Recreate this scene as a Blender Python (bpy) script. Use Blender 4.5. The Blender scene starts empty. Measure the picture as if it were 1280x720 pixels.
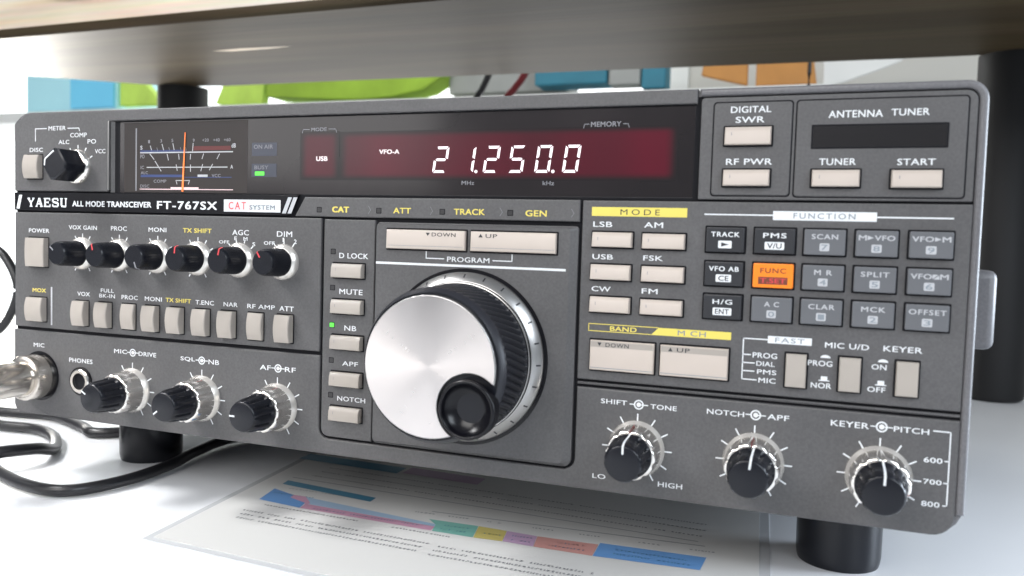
import bpy, math, random
from mathutils import Vector, Matrix
random.seed(7)
PI = math.pi
S = 0.001                      # every coordinate below is in millimetres; x right along the radio, y away, z up
scene = bpy.context.scene
col = scene.collection

# ------------------------------------------------------------------ materials
def mat(name, base, rough=0.5, metal=0.0, spec=0.5, bump=0.0, bscale=2500, var=0.0, vscale=60, coat=0.0):
    m = bpy.data.materials.new(name); m.use_nodes = True
    nt = m.node_tree; b = nt.nodes['Principled BSDF']
    c = (*base, 1) if len(base) == 3 else base
    b.inputs['Base Color'].default_value = c
    b.inputs['Roughness'].default_value = rough
    b.inputs['Metallic'].default_value = metal
    b.inputs['Specular IOR Level'].default_value = spec
    b.inputs['Coat Weight'].default_value = coat
    tc = nt.nodes.new('ShaderNodeTexCoord')
    if bump:
        n = nt.nodes.new('ShaderNodeTexNoise'); n.inputs['Scale'].default_value = bscale; n.inputs['Detail'].default_value = 3
        nt.links.new(tc.outputs['Object'], n.inputs['Vector'])
        bp = nt.nodes.new('ShaderNodeBump'); bp.inputs['Strength'].default_value = bump; bp.inputs['Distance'].default_value = 0.0001
        nt.links.new(n.outputs['Fac'], bp.inputs['Height']); nt.links.new(bp.outputs['Normal'], b.inputs['Normal'])
    if var:
        n = nt.nodes.new('ShaderNodeTexNoise'); n.inputs['Scale'].default_value = vscale; n.inputs['Detail'].default_value = 6
        nt.links.new(tc.outputs['Object'], n.inputs['Vector'])
        r = nt.nodes.new('ShaderNodeValToRGB')
        r.color_ramp.elements[0].position = 0.3; r.color_ramp.elements[1].position = 0.7
        r.color_ramp.elements[0].color = tuple(max(0, v*(1-var)) for v in base[:3])+(1,)
        r.color_ramp.elements[1].color = tuple(min(1, v*(1+var)) for v in base[:3])+(1,)
        nt.links.new(n.outputs['Fac'], r.inputs['Fac']); nt.links.new(r.outputs['Color'], b.inputs['Base Color'])
        mr = nt.nodes.new('ShaderNodeMapRange'); mr.inputs['To Min'].default_value = max(0, rough-0.07); mr.inputs['To Max'].default_value = min(1, rough+0.07)
        nt.links.new(n.outputs['Fac'], mr.inputs['Value']); nt.links.new(mr.outputs['Result'], b.inputs['Roughness'])
    return m

def emit(name, colr, strength):
    m = bpy.data.materials.new(name); m.use_nodes = True
    b = m.node_tree.nodes['Principled BSDF']
    b.inputs['Base Color'].default_value = (*[v*0.3 for v in colr], 1)
    b.inputs['Emission Color'].default_value = (*colr, 1); b.inputs['Emission Strength'].default_value = strength
    return m

M = {}
M['paint'] = mat('grey_paint', (0.086, 0.084, 0.086), 0.48, bump=0.5, bscale=3000, var=0.09, vscale=32)
M['paint_light'] = mat('grey_paint_edge', (0.135, 0.133, 0.140), 0.40, bump=0.25, bscale=3500, var=0.05, vscale=25)
M['groove'] = mat('dark_gap', (0.007, 0.007, 0.009), 0.8, spec=0.2)
M['cab'] = mat('cabinet_paint', (0.08, 0.08, 0.085), 0.6, bump=0.3)
M['cream'] = mat('cream_plastic', (0.50, 0.435, 0.385), 0.42, bump=0.12, bscale=4000, var=0.04, vscale=70)
M['greybeige'] = mat('grey_beige_plastic', (0.36, 0.325, 0.29), 0.42, bump=0.12, bscale=4000, var=0.05, vscale=70)
M['black'] = mat('black_plastic', (0.007, 0.008, 0.012), 0.27, spec=0.35)
M['blackgloss'] = mat('black_gloss', (0.004, 0.004, 0.006), 0.24, spec=0.3)
M['rubber'] = mat('black_rubber', (0.018, 0.019, 0.025), 0.36)
M['keyblack'] = mat('key_black', (0.022, 0.023, 0.027), 0.4, bump=0.1)
M['keygrey'] = mat('key_grey', (0.118, 0.122, 0.132), 0.42, bump=0.1, var=0.04)
M['chrome'] = mat('polished_metal', (0.92, 0.885, 0.84), 0.19, metal=1.0)
M['satin'] = mat('satin_metal', (0.86, 0.825, 0.775), 0.27, metal=0.72)
M['nickel'] = mat('nickel_metal', (0.70, 0.655, 0.60), 0.22, metal=1.0)
M['alu'] = mat('silver_rim', (0.40, 0.395, 0.39), 0.30, metal=0.95)
M['white'] = mat('white_print', (0.72, 0.74, 0.76), 0.5)
M['offwhite'] = mat('pale_print', (0.46, 0.47, 0.49), 0.5)
M['dimwhite'] = mat('dim_print', (0.22, 0.22, 0.24), 0.5)
M['yellow'] = mat('yellow_print', (0.72, 0.60, 0.12), 0.5)
M['darkprint'] = mat('dark_print', (0.03, 0.03, 0.035), 0.5)
M['greyprint'] = mat('grey_print', (0.22, 0.25, 0.28), 0.5)
M['red'] = mat('red_print', (0.60, 0.05, 0.06), 0.5)
M['darkred'] = mat('dark_red_line', (0.16, 0.03, 0.03), 0.5)
M['orange'] = mat('orange_key', (0.95, 0.23, 0.012), 0.4)
M['brownprint'] = mat('brown_print', (0.16, 0.04, 0.02), 0.5)
M['pink'] = mat('pink_print', (0.85, 0.62, 0.64), 0.5)
M['ledgreen'] = emit('green_lamp', (0.12, 1.0, 0.08), 1.3)
M['leddark'] = mat('unlit_lamp', (0.03, 0.028, 0.03), 0.3)
M['digit'] = emit('digit_glow', (1.0, 0.90, 0.95), 1.6)
M['digitdim'] = emit('small_glow', (1.0, 0.86, 0.88), 0.8)
M['glass'] = mat('dark_glass', (0.017, 0.014, 0.015), 0.14, spec=0.52, coat=0.0, var=0.2, vscale=20)
M['redfilter'] = mat('red_filter', (0.105, 0.012, 0.026), 0.2, spec=0.5, coat=0.0, var=0.25, vscale=35)
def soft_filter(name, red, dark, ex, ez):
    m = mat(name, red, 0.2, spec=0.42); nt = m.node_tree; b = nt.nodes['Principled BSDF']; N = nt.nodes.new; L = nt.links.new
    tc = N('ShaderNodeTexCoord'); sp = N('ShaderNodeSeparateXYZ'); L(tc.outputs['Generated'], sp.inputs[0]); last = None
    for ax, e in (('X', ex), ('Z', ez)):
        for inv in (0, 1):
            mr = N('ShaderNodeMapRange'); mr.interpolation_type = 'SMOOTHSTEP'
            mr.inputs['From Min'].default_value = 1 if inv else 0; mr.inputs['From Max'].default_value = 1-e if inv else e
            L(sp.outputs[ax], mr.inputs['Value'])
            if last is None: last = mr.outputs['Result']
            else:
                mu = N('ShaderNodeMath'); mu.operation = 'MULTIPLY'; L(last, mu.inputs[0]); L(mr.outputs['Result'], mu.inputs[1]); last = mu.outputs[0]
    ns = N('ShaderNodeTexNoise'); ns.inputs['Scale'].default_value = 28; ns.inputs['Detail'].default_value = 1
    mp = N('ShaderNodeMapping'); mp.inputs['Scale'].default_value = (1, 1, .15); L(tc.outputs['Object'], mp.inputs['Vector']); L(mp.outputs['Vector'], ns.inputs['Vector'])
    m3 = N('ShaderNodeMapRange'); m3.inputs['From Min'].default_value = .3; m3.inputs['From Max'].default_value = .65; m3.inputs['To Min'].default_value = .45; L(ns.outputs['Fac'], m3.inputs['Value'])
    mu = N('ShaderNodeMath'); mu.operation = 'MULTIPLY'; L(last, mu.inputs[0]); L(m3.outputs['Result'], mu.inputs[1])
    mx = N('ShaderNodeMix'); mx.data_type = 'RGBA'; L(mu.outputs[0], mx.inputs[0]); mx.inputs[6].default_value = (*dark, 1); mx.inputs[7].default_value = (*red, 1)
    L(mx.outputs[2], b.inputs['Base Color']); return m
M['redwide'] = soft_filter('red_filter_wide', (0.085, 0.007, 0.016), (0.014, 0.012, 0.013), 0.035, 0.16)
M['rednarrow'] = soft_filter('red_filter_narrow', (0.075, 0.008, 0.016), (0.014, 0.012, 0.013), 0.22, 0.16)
M['lcdblack'] = mat('lcd_black', (0.012, 0.011, 0.012), 0.25)
M['lampwin'] = mat('lamp_window', (0.045, 0.05, 0.07), 0.3)
M['legblack'] = mat('leg_black', (0.006, 0.006, 0.007), 0.6)
M['meterface'] = mat('meter_face', (0.018, 0.013, 0.012), 0.5, var=0.2, vscale=30)
M['meterblue'] = mat('meter_blue', (0.03, 0.05, 0.15), 0.5)
M['meterred'] = mat('meter_red', (0.10, 0.02, 0.02), 0.5)
M['needle'] = emit('needle_orange', (1.0, 0.24, 0.05), 0.45)
M['needle'].node_tree.nodes['Principled BSDF'].inputs['Base Color'].default_value = (0.9, 0.2, 0.04, 1)
M['cable'] = mat('cable_black', (0.010, 0.010, 0.012), 0.36, bump=0.1)
M['cablered'] = mat('cable_red', (0.14, 0.006, 0.010), 0.4)
M['desk'] = mat('white_laminate', (0.74, 0.75, 0.77), 0.38, var=0.03, vscale=9)
M['wallp'] = mat('pale_wall', (0.62, 0.61, 0.56), 0.8, var=0.04, vscale=3)
M['whitep'] = mat('white_painted', (0.82, 0.83, 0.80), 0.6, var=0.02, vscale=4)
M['blue'] = mat('blue_plastic', (0.20, 0.68, 0.98), 0.45, var=0.06, vscale=8)
M['cyan'] = mat('light_blue_plastic', (0.50, 0.88, 0.98), 0.45, var=0.05, vscale=8)
M['green'] = mat('green_cloth', (0.50, 0.72, 0.12), 0.8, var=0.25, vscale=14)
M['greend'] = mat('dark_green_cloth', (0.32, 0.50, 0.05), 0.8, var=0.25, vscale=14)
M['teal'] = mat('teal_card', (0.03, 0.20, 0.28), 0.6, var=0.15, vscale=20)
M['amber'] = mat('orange_card', (0.55, 0.25, 0.06), 0.6, var=0.12, vscale=18)
M['greycard'] = mat('grey_card', (0.35, 0.36, 0.34), 0.6, var=0.1, vscale=18)

def speckle(m, amt=0.11):
    nt = m.node_tree; b = nt.nodes['Principled BSDF']; N = nt.nodes.new
    src = b.inputs['Base Color'].links[0].from_socket
    tc = N('ShaderNodeTexCoord'); n = N('ShaderNodeTexNoise'); n.inputs['Scale'].default_value = 1300; n.inputs['Detail'].default_value = 2
    nt.links.new(tc.outputs['Object'], n.inputs['Vector'])
    mr = N('ShaderNodeMapRange'); mr.inputs['From Min'].default_value = .3; mr.inputs['From Max'].default_value = .7
    mr.inputs['To Min'].default_value = 1-amt; mr.inputs['To Max'].default_value = 1+amt; nt.links.new(n.outputs['Fac'], mr.inputs['Value'])
    v = N('ShaderNodeVectorMath'); v.operation = 'SCALE'; nt.links.new(src, v.inputs[0]); nt.links.new(mr.outputs['Result'], v.inputs['Scale'])
    nt.links.new(v.outputs[0], b.inputs['Base Color'])
speckle(M['paint']); speckle(M['paint_light'])
# spun aluminium with a radial sheen
def spun():
    m = mat('spun_aluminium', (0.74, 0.70, 0.685), 0.29, metal=0.95)
    nt = m.node_tree; b = nt.nodes['Principled BSDF']
    b.inputs['Anisotropic'].default_value = 0.82
    t = nt.nodes.new('ShaderNodeTangent'); t.direction_type = 'RADIAL'; t.axis = 'Y'
    nt.links.new(t.outputs['Tangent'], b.inputs['Tangent'])
    tc = nt.nodes.new('ShaderNodeTexCoord'); ln = nt.nodes.new('ShaderNodeVectorMath'); ln.operation = 'LENGTH'
    mp = nt.nodes.new('ShaderNodeMapping'); mp.inputs['Scale'].default_value = (1, 0, 1)
    nt.links.new(tc.outputs['Object'], mp.inputs['Vector']); nt.links.new(mp.outputs['Vector'], ln.inputs[0])
    ns = nt.nodes.new('ShaderNodeTexNoise'); ns.noise_dimensions = '1D'; ns.inputs['Scale'].default_value = 1500
    nt.links.new(ln.outputs['Value'], ns.inputs['W'])
    mr = nt.nodes.new('ShaderNodeMapRange'); mr.inputs['To Min'].default_value = 0.27; mr.inputs['To Max'].default_value = 0.32
    nt.links.new(ns.outputs['Fac'], mr.inputs['Value'])
    # faint streaks fanning out from the centre
    nv = nt.nodes.new('ShaderNodeVectorMath'); nv.operation = 'NORMALIZE'; nt.links.new(mp.outputs['Vector'], nv.inputs[0])
    n2 = nt.nodes.new('ShaderNodeTexNoise'); n2.inputs['Scale'].default_value = 2.6; n2.inputs['Detail'].default_value = 3
    nt.links.new(nv.outputs[0], n2.inputs['Vector'])
    m2 = nt.nodes.new('ShaderNodeMapRange'); m2.inputs['From Min'].default_value = 0.3; m2.inputs['From Max'].default_value = 0.7
    m2.inputs['To Min'].default_value = -0.02; m2.inputs['To Max'].default_value = 0.04; nt.links.new(n2.outputs['Fac'], m2.inputs['Value'])
    ad = nt.nodes.new('ShaderNodeMath'); nt.links.new(mr.outputs['Result'], ad.inputs[0]); nt.links.new(m2.outputs['Result'], ad.inputs[1])
    nt.links.new(ad.outputs[0], b.inputs['Roughness'])
    return m
M['spun'] = spun()

def wood(name, cd, cm, cl):
    m = bpy.data.materials.new(name); m.use_nodes = True
    nt = m.node_tree; b = nt.nodes['Principled BSDF']; N = nt.nodes.new; L = nt.links.new
    tc = N('ShaderNodeTexCoord')
    mp = N('ShaderNodeMapping'); mp.inputs['Scale'].default_value = (1.1, 13, 22); mp.inputs['Rotation'].default_value = (0.1, 0.02, 0.035)
    L(tc.outputs['Object'], mp.inputs['Vector'])
    n = N('ShaderNodeTexNoise'); n.inputs['Scale'].default_value = 1.6; n.inputs['Detail'].default_value = 6; n.inputs['Distortion'].default_value = 0.9
    L(mp.outputs['Vector'], n.inputs['Vector'])
    r = N('ShaderNodeValToRGB'); e = r.color_ramp.elements
    e[0].position = 0.30; e[0].color = (*cd, 1)
    e[1].position = 0.62; e[1].color = (*cl, 1)
    k = e.new(0.46); k.color = (*cm, 1)
    L(n.outputs['Fac'], r.inputs['Fac'])
    # fine fibres
    mp2 = N('ShaderNodeMapping'); mp2.inputs['Scale'].default_value = (6, 260, 260); L(tc.outputs['Object'], mp2.inputs['Vector'])
    n2 = N('ShaderNodeTexNoise'); n2.inputs['Scale'].default_value = 1.0; n2.inputs['Detail'].default_value = 4; L(mp2.outputs['Vector'], n2.inputs['Vector'])
    mx = N('ShaderNodeMix'); mx.data_type = 'RGBA'; mx.blend_type = 'MULTIPLY'; mx.inputs[0].default_value = 0.35
    L(r.outputs['Color'], mx.inputs[6]); L(n2.outputs['Color'], mx.inputs[7])
    mg = N('ShaderNodeBrightContrast'); mg.inputs['Bright'].default_value = 0.0; L(mx.outputs[2], mg.inputs['Color'])
    L(mg.outputs['Color'], b.inputs['Base Color'])
    b.inputs['Roughness'].default_value = 0.5; b.inputs['Specular IOR Level'].default_value = 0.12
    bp = N('ShaderNodeBump'); bp.inputs['Strength'].default_value = 0.3; bp.inputs['Distance'].default_value = 0.0006
    L(n2.outputs['Fac'], bp.inputs['Height']); L(bp.outputs['Normal'], b.inputs['Normal'])
    return m
M['wood'] = wood('pine_shaded', (0.048,0.034,0.018), (0.074,0.054,0.030), (0.110,0.083,0.048))  # board pine darkened, shade of the underside put into the colour
M['wood_lit_edge'] = wood('pine_lit_edge', (0.74,0.60,0.44), (0.86,0.75,0.60), (0.92,0.84,0.71))  # same pine made pale, front light put into the edge colour
M['woodknot'] = mat('brown_knot', (0.42, 0.19, 0.09), 0.5, var=0.35, vscale=60)
M['woodpale'] = mat('pale_sapwood', (0.74, 0.60, 0.44), 0.45, var=0.10, vscale=30)

# ------------------------------------------------------------------ mesh builder (mm)
WO = {}                                     # world origin of each object, mm
class MB:
    def __init__(s): s.v = []; s.f = []; s.m = []; s.mats = []
    def mi(s, m):
        if m not in s.mats: s.mats.append(m)
        return s.mats.index(m)
    def add(s, vs, fs, m):
        o = len(s.v); k = s.mi(m); s.v += [tuple(p) for p in vs]
        for f in fs: s.f.append([o+i for i in f]); s.m.append(k)
    def box(s, x0, x1, y0, y1, z0, z1, m):
        vs = [(x0,y0,z0),(x1,y0,z0),(x1,y1,z0),(x0,y1,z0),(x0,y0,z1),(x1,y0,z1),(x1,y1,z1),(x0,y1,z1)]
        s.add(vs, [(0,3,2,1),(4,5,6,7),(0,1,5,4),(1,2,6,5),(2,3,7,6),(3,0,4,7)], m)
    def plate(s, poly, yf, yb, b, m, steps=2, mside=None):
        """poly: counter-clockwise (x,z) seen from the front; front face at yf, back at yb, rounded front edge b"""
        n = len(poly); rings = [(0, yb), (0, yf+b)]
        for k in range(1, steps+1):
            a = PI/2*k/steps; rings.append((b*(1-math.cos(a)), yf+b*(1-math.sin(a))))
        vs = []
        for ins, y in rings:
            for (x, z) in inset(poly, ins): vs.append((x, y, z))
        fs = []
        for k in range(len(rings)-1):
            for i in range(n):
                j = (i+1) % n; a, b2 = k*n, (k+1)*n
                fs.append((a+i, a+j, b2+j, b2+i))
        s.add(vs, fs, mside or m)
        top = vs[-n:]; s.add(top, [tuple(range(n))], m)
        s.add(vs[:n], [tuple(range(n))[::-1]], m)
    def flat(s, poly, y, m): s.add([(x, y, z) for x, z in poly], [tuple(range(len(poly)))], m)
    def rect(s, x0, z0, x1, z1, y, m): s.flat([(x0,z0),(x1,z0),(x1,z1),(x0,z1)], y, m)
    def line(s, p, q, w, y, m):
        dx, dz = q[0]-p[0], q[1]-p[1]; l = math.hypot(dx, dz) or 1; nx, nz = -dz/l*w/2, dx/l*w/2
        s.flat([(p[0]-nx,p[1]-nz),(q[0]-nx,q[1]-nz),(q[0]+nx,q[1]+nz),(p[0]+nx,p[1]+nz)], y, m)
    def path(s, pts, w, y, m):
        for a, b in zip(pts, pts[1:]):
            l = math.hypot(b[0]-a[0], b[1]-a[1]) or 1; e = w/2/l
            s.line((a[0]-(b[0]-a[0])*e, a[1]-(b[1]-a[1])*e), (b[0]+(b[0]-a[0])*e, b[1]+(b[1]-a[1])*e), w, y, m)
    def lathe(s, prof, n, m, c=(0,0,0), axis='y', flute=None, caps=True, arc=None):
        """prof: (radius, distance forward).  axis y: forward = -y.  axis z: forward = +z"""
        vs = []
        for (r, d) in prof:
            for i in range(n):
                a = 2*PI*i/n; rr = r*(flute(a, d) if flute else 1)
                if axis == 'y': vs.append((c[0]+rr*math.sin(a), c[1]-d, c[2]+rr*math.cos(a)))
                else: vs.append((c[0]+rr*math.cos(a), c[1]+rr*math.sin(a), c[2]+d))
        fs = []
        for k in range(len(prof)-1):
            for i in range(n):
                j = (i+1) % n
                q = (k*n+i, k*n+j, (k+1)*n+j, (k+1)*n+i)
                fs.append(q if axis == 'z' else q)
        if caps:
            fs.append(tuple(range(n))[::-1]); fs.append(tuple((len(prof)-1)*n+i for i in range(n)))
        s.add(vs, fs, m)
    def tube(s, pts, r, m, n=12, sub=6):
        P = catmull(pts, sub); rings = []
        up = Vector((0,0,1))
        for i, p in enumerate(P):
            t = (P[min(i+1,len(P)-1)]-P[max(i-1,0)]).normalized()
            a = t.cross(up)
            if a.length < 1e-3: a = t.cross(Vector((1,0,0)))
            a.normalize(); b = a.cross(t)
            rings.append([p+(a*math.cos(2*PI*k/n)+b*math.sin(2*PI*k/n))*r for k in range(n)])
        vs = [v for R in rings for v in R]; fs = []
        for i in range(len(rings)-1):
            for k in range(n):
                l = (k+1) % n; fs.append((i*n+k, (i+1)*n+k, (i+1)*n+l, i*n+l))
        fs.append(tuple(range(n))); fs.append(tuple((len(rings)-1)*n+k for k in range(n))[::-1])
        s.add(vs, fs, m)
    def text(s, t, x0, z0, x1, z1, y, m, w=0.025, sp=1.05):
        vs, fs = glyphs(t, sp)
        ax = [v[0] for v in vs]; az = [v[1] for v in vs]
        a, b, c, d = min(ax), max(ax), min(az), max(az); q = w*(z1-z0)*1.4
        for k, (ox, oz) in enumerate(((-q, -q*.6), (q, -q*.6), (-q, q*.6), (q, q*.6)) if w else ((0, 0),)):
            s.add([(x0+q+ox+(v[0]-a)/(b-a)*(x1-x0-2*q), y-k*0.006, z0+oz+(v[1]-c)/(d-c)*(z1-z0)) for v in vs], fs, m)
    def build(s, name, parent=None, origin=None, smooth=32, thing_tag=None):
        if origin is None:
            xs = [v[0] for v in s.v]; ys = [v[1] for v in s.v]; zs = [v[2] for v in s.v]
            origin = ((min(xs)+max(xs))/2, (min(ys)+max(ys))/2, (min(zs)+max(zs))/2)
        me = bpy.data.meshes.new(name)
        me.from_pydata([((v[0]-origin[0])*S, (v[1]-origin[1])*S, (v[2]-origin[2])*S) for v in s.v], [], s.f)
        for m in s.mats: me.materials.append(m)
        me.polygons.foreach_set('material_index', s.m)
        me.validate(); me.update()
        me.shade_smooth(); me.set_sharp_from_angle(angle=math.radians(smooth))
        o = bpy.data.objects.new(name, me); col.objects.link(o)
        place(o, origin, parent)
        if thing_tag: tag(o, *thing_tag)
        return o

def place(o, origin, parent):
    WO[o.name] = origin
    if parent:
        o.parent = parent; p = WO[parent.name]; o.location = [(origin[i]-p[i])*S for i in range(3)]
    else: o.location = [c*S for c in origin]

def tag(o, label, cat=None, group=None, kind=None):
    if label: o['label'] = label
    if cat: o['category'] = cat
    if group: o['group'] = group
    if kind: o['kind'] = kind
    return o

def empty(name, loc, label, cat, group=None):
    o = bpy.data.objects.new(name, None); col.objects.link(o); o.empty_display_size = 0.02
    place(o, loc, None); return tag(o, label, cat, group)

def inset(poly, d):
    if d == 0: return list(poly)
    n = len(poly); out = []
    for i in range(n):
        p0, p1, p2 = poly[i-1], poly[i], poly[(i+1) % n]
        def nrm(a, b):
            dx, dz = b[0]-a[0], b[1]-a[1]; l = math.hypot(dx, dz) or 1; return (-dz/l, dx/l)
        n1, n2 = nrm(p0, p1), nrm(p1, p2)
        k = 1+n1[0]*n2[0]+n1[1]*n2[1]; k = max(k, 0.3)
        out.append((p1[0]+(n1[0]+n2[0])/k*d, p1[1]+(n1[1]+n2[1])/k*d))
    return out

def rr(x0, z0, x1, z1, r, n=5):
    """rounded rectangle, r = one radius or (bl, br, tr, tl)"""
    if not isinstance(r, (tuple, list)): r = (r,)*4
    out = []
    for (cx, cz, a0, q) in ((x0, z0, PI, r[0]), (x1, z0, 1.5*PI, r[1]), (x1, z1, 0, r[2]), (x0, z1, .5*PI, r[3])):
        if q <= 0: out.append((cx, cz)); continue
        ox = cx+q if cx == x0 else cx-q; oz = cz+q if cz == z0 else cz-q
        for i in range(n+1):
            a = a0+PI/2*i/n; out.append((ox+q*math.cos(a), oz+q*math.sin(a)))
    return out

def catmull(pts, sub):
    P = [Vector(p) for p in pts]; P = [P[0]*2-P[1]]+P+[P[-1]*2-P[-2]]; out = []
    for i in range(1, len(P)-2):
        for k in range(sub):
            t = k/sub; a, b, c, d = P[i-1:i+3]
            out.append(0.5*((2*b)+(c-a)*t+(2*a-5*b+4*c-d)*t*t+(3*b-a-3*c+d)*t**3))
    out.append(P[-2]); return out

_gc = {}
def glyphs(t, sp):
    k = (t, sp)
    if k not in _gc:
        c = bpy.data.curves.new('t', 'FONT'); c.body = t; c.space_character = sp; c.resolution_u = 3; c.size = 1
        o = bpy.data.objects.new('t', c); me = bpy.data.meshes.new_from_object(o)
        _gc[k] = ([(v.co.x, v.co.y) for v in me.vertices], [tuple(p.vertices) for p in me.polygons])
        bpy.data.objects.remove(o); bpy.data.curves.remove(c); bpy.data.meshes.remove(me)
    return _gc[k]

# ================================================================== THE RADIO
radio = empty('radio_transceiver', (184, 140, -27.5),
              'grey desktop radio transceiver with large silver tuning dial, under the wooden shelf', 'radio')

mb = MB(); mb.box(3, 365, 34, 292, -9, 126, M['cab']); mb.build('cabinet', radio)

# handle bracket on the right side
mb = MB(); mb.box(364.8, 377.9, 26, 52, 51.5, 76, M['paint_light']); 
hb = mb.build('side_handle', radio)
bv = hb.modifiers.new('b', 'BEVEL'); bv.width = 2.5*S; bv.segments = 3

# front frame with its raised rim
mb = MB()
mb.plate(rr(0.2, 0.4, 368.2, 128.6, (3, 8, 5.4, 5)), 1.15, 24, 0.8, M['paint_light'])
mb.plate(rr(0.8, 1.0, 366.4, 126.6, (2,6,2,2)), 1.06, 4, 0.03, M['groove'])
rc = (362.9, 123.5)
rim = [(289.8,126.6)]+[(rc[0]+3.1*math.cos(a*PI/12), rc[1]+3.1*math.sin(a*PI/12)) for a in (6,5,4,3,2,1,0)]+[(366.0,6.6),(368.4,6.6)]
rim += [(rc[0]+5.5*math.cos(a*PI/12), rc[1]+5.5*math.sin(a*PI/12)) for a in range(0, 7)]+[(289.8,129.0)]
mb.plate(rim, -0.3, 20, 1.1, M['paint_light'], steps=5)
frame = mb.build('front_frame', radio, origin=(184, 5, 64))

# the fixed face: separate plates with gaps between them
mb = MB()
P = M['paint']
# left meter-switch plate and the bar over the display
tl = [(0.6,95.9),(53.0,95.9),(53.0,124.5),(57.2,124.5),(289.2,124.5),(289.2,129),(9,129),(6.5,128.6),(4.6,126.6),(2.0,125.8),(0.6,124.2)]
mb.plate(tl, 0, 6, 0.45, P)
mb.plate(rr(294.0, 96.1, 317.4, 124.8, 1.2), -0.03, 1, 0.02, M['groove']); mb.plate(rr(318.0, 95.9, 363.7, 124.8, 1.2), -0.03, 1, 0.02, M['groove'])
mb.plate(rr(290.4, 95.2, 365.7, 126.2, (0.4,0.4,3,1.2)), 0, 6, 0.35, P)
# tuner sub-panels, slightly raised
mb.plate(rr(294.4, 96.5, 317.0, 124.4, 1.0), -0.35, 2, 0.3, P)
mb.plate(rr(318.4, 96.3, 363.3, 124.4, 1.0), -0.35, 2, 0.3, P)
# indicator strip, left control panel, right control panel
mb.plate([(143.4,87.5),(252.9,87.5),(252.9,94.6),(147.6,94.6)], 0, 6, 0.35, P)
mb.plate(rr(0.8, 37.7, 155.0, 86.9, 0.4), 0, 6, 0.4, P)
mb.plate(rr(253.8, 36.2, 365.9, 94.5, 0.4), 0, 6, 0.4, P)
mb.plate(rr(253.9, 34.45, 365.9, 35.3, 0.1), 0.35, 4, 0.2, P)
# lower U-shaped panel
u = [(3.5,0.1)]+[(30+i*30, 0.05-0.35*math.sin(PI*i/11)) for i in range(11)]+[(360,0.1)]
u += [(366-6*(1-math.sin(a*PI/12)), 6.1-6*math.cos(a*PI/12)) for a in range(1, 6)]+[(366,6.1),(366,33.6),(253.9,33.6),(253.9,9.4)]
u += [(250.4+3.5*math.cos(a*PI/8), 9.4-3.5*math.sin(a*PI/8)) for a in range(1, 4)]+[(250.4,5.6),(159,5.6)]
u += [(159-3.6*math.sin(a*PI/8), 9.2-3.6*math.cos(a*PI/8)) for a in range(1, 4)]+[(155.3,9.2),(155.3,36.3),(0.2,36.3),(0.2,3.5),(1.4,1.2)]
mb.plate(u, 0, 22, 0.5, P)
# centre module: narrow key column, then the raised dial plate with its bevelled right flank
mb.plate(rr(156.2, 6.5, 177.5, 86.6, (3,0.3,0.3,0.3)), 0, 6, 0.35, P)
mb.plate(rr(178.3, 6.4, 252.7, 86.0, (1.2,3,1.2,1.2)), -0.05, 6, 0.3, P)
a, b = rr(178.3, 6.7, 252.4, 85.7, (1,2.6,1,1)), rr(178.8, 7.6, 250.2, 85.2, (1,2.0,1,1))
n = len(a); vs = [(x,-0.04,z) for x,z in a]+[(x,-1.5,z) for x,z in b]
mb.add(vs, [(i,(i+1)%n,n+(i+1)%n,n+i) for i in range(n)]+[tuple(range(n,2*n))], P)
face = mb.build('front_panel', radio, origin=(184, 2, 64), smooth=20)
DY = -1.5                                   # dial plate face

# nameplate ---------------------------------------------------------
mb = MB()
mb.plate([(0.9,87.7),(140.6,87.7),(145.0,95.3),(0.9,95.3)], -0.25, 3, 0.15, M['blackgloss'])
np_ = mb.build('nameplate', radio)
mb = MB(); yn = -0.30
mb.flat([(2.1,88.3),(3.9,88.3),(5.5,94.2),(3.7,94.2)], yn, M['white'])
for k in (0, 2.4): mb.flat([(137.9+k,88.4),(139.6+k,88.4),(142.2+k,94.4),(140.5+k,94.4)], yn, M['offwhite'])
def serif(word, x0, z0, x1, z1, y, m, th=0.9):
    G = {'Y': [((.06,1),(.5,.45),1),((.94,1),(.5,.45),.7),((.5,.5),(.5,0),1),((0,.97),(.34,.97),.5),((.68,.97),(1,.97),.5),((.28,.03),(.72,.03),.5)],
         'A': [((.12,0),(.5,1),.7),((.88,0),(.52,1),1.2),((.25,.33),(.75,.33),.6),((-.02,.03),(.28,.03),.5),((.64,.03),(1.03,.03),.5)],
         'E': [((.2,0),(.2,1),1.1),((0,.96),(.9,.96),.6),((0,.04),(.92,.04),.6),((.2,.52),(.68,.52),.6),((.88,.97),(.88,.72),.5),((.91,.03),(.91,.3),.5),((.66,.38),(.66,.66),.5)],
         'S': [((.88,.70),(.8,.95),.8),((.85,.95),(.2,.95),.7),((.14,.95),(.12,.62),1),((.12,.6),(.88,.42),1),((.88,.44),(.87,.08),1),((.85,.05),(.15,.05),.7),((.12,.05),(.1,.32),.8)],
         'U': [((.18,1),(.18,.15),1.1),((.15,.1),(.8,.05),.8),((.8,.05),(.8,1),.7),((-.02,.97),(.38,.97),.5),((.62,.97),(.98,.97),.5)]}
    cw = (x1-x0)/len(word)
    for i, ch in enumerate(word):
        for p, q, t in G[ch]:
            f = lambda a: (x0+(i+a[0]*.84+.06)*cw, z0+a[1]*(z1-z0))
            mb.line(f(p), f(q), th*t, y-0.004*random.random(), m)
serif('YAESU', 8.4, 89.3, 31.6, 92.9, yn, M['white'])
mb.text('ALL MODE TRANSCEIVER', 34.0, 89.7, 75.9, 91.9, yn, M['white'], 0.035)
mb.text('FT-767SX', 78.7, 89.3, 108.1, 92.3, yn, M['white'], 0.035, 1.15)
mb.rect(111.3, 88.7, 137.2, 93.3, yn, M['white'])
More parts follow.
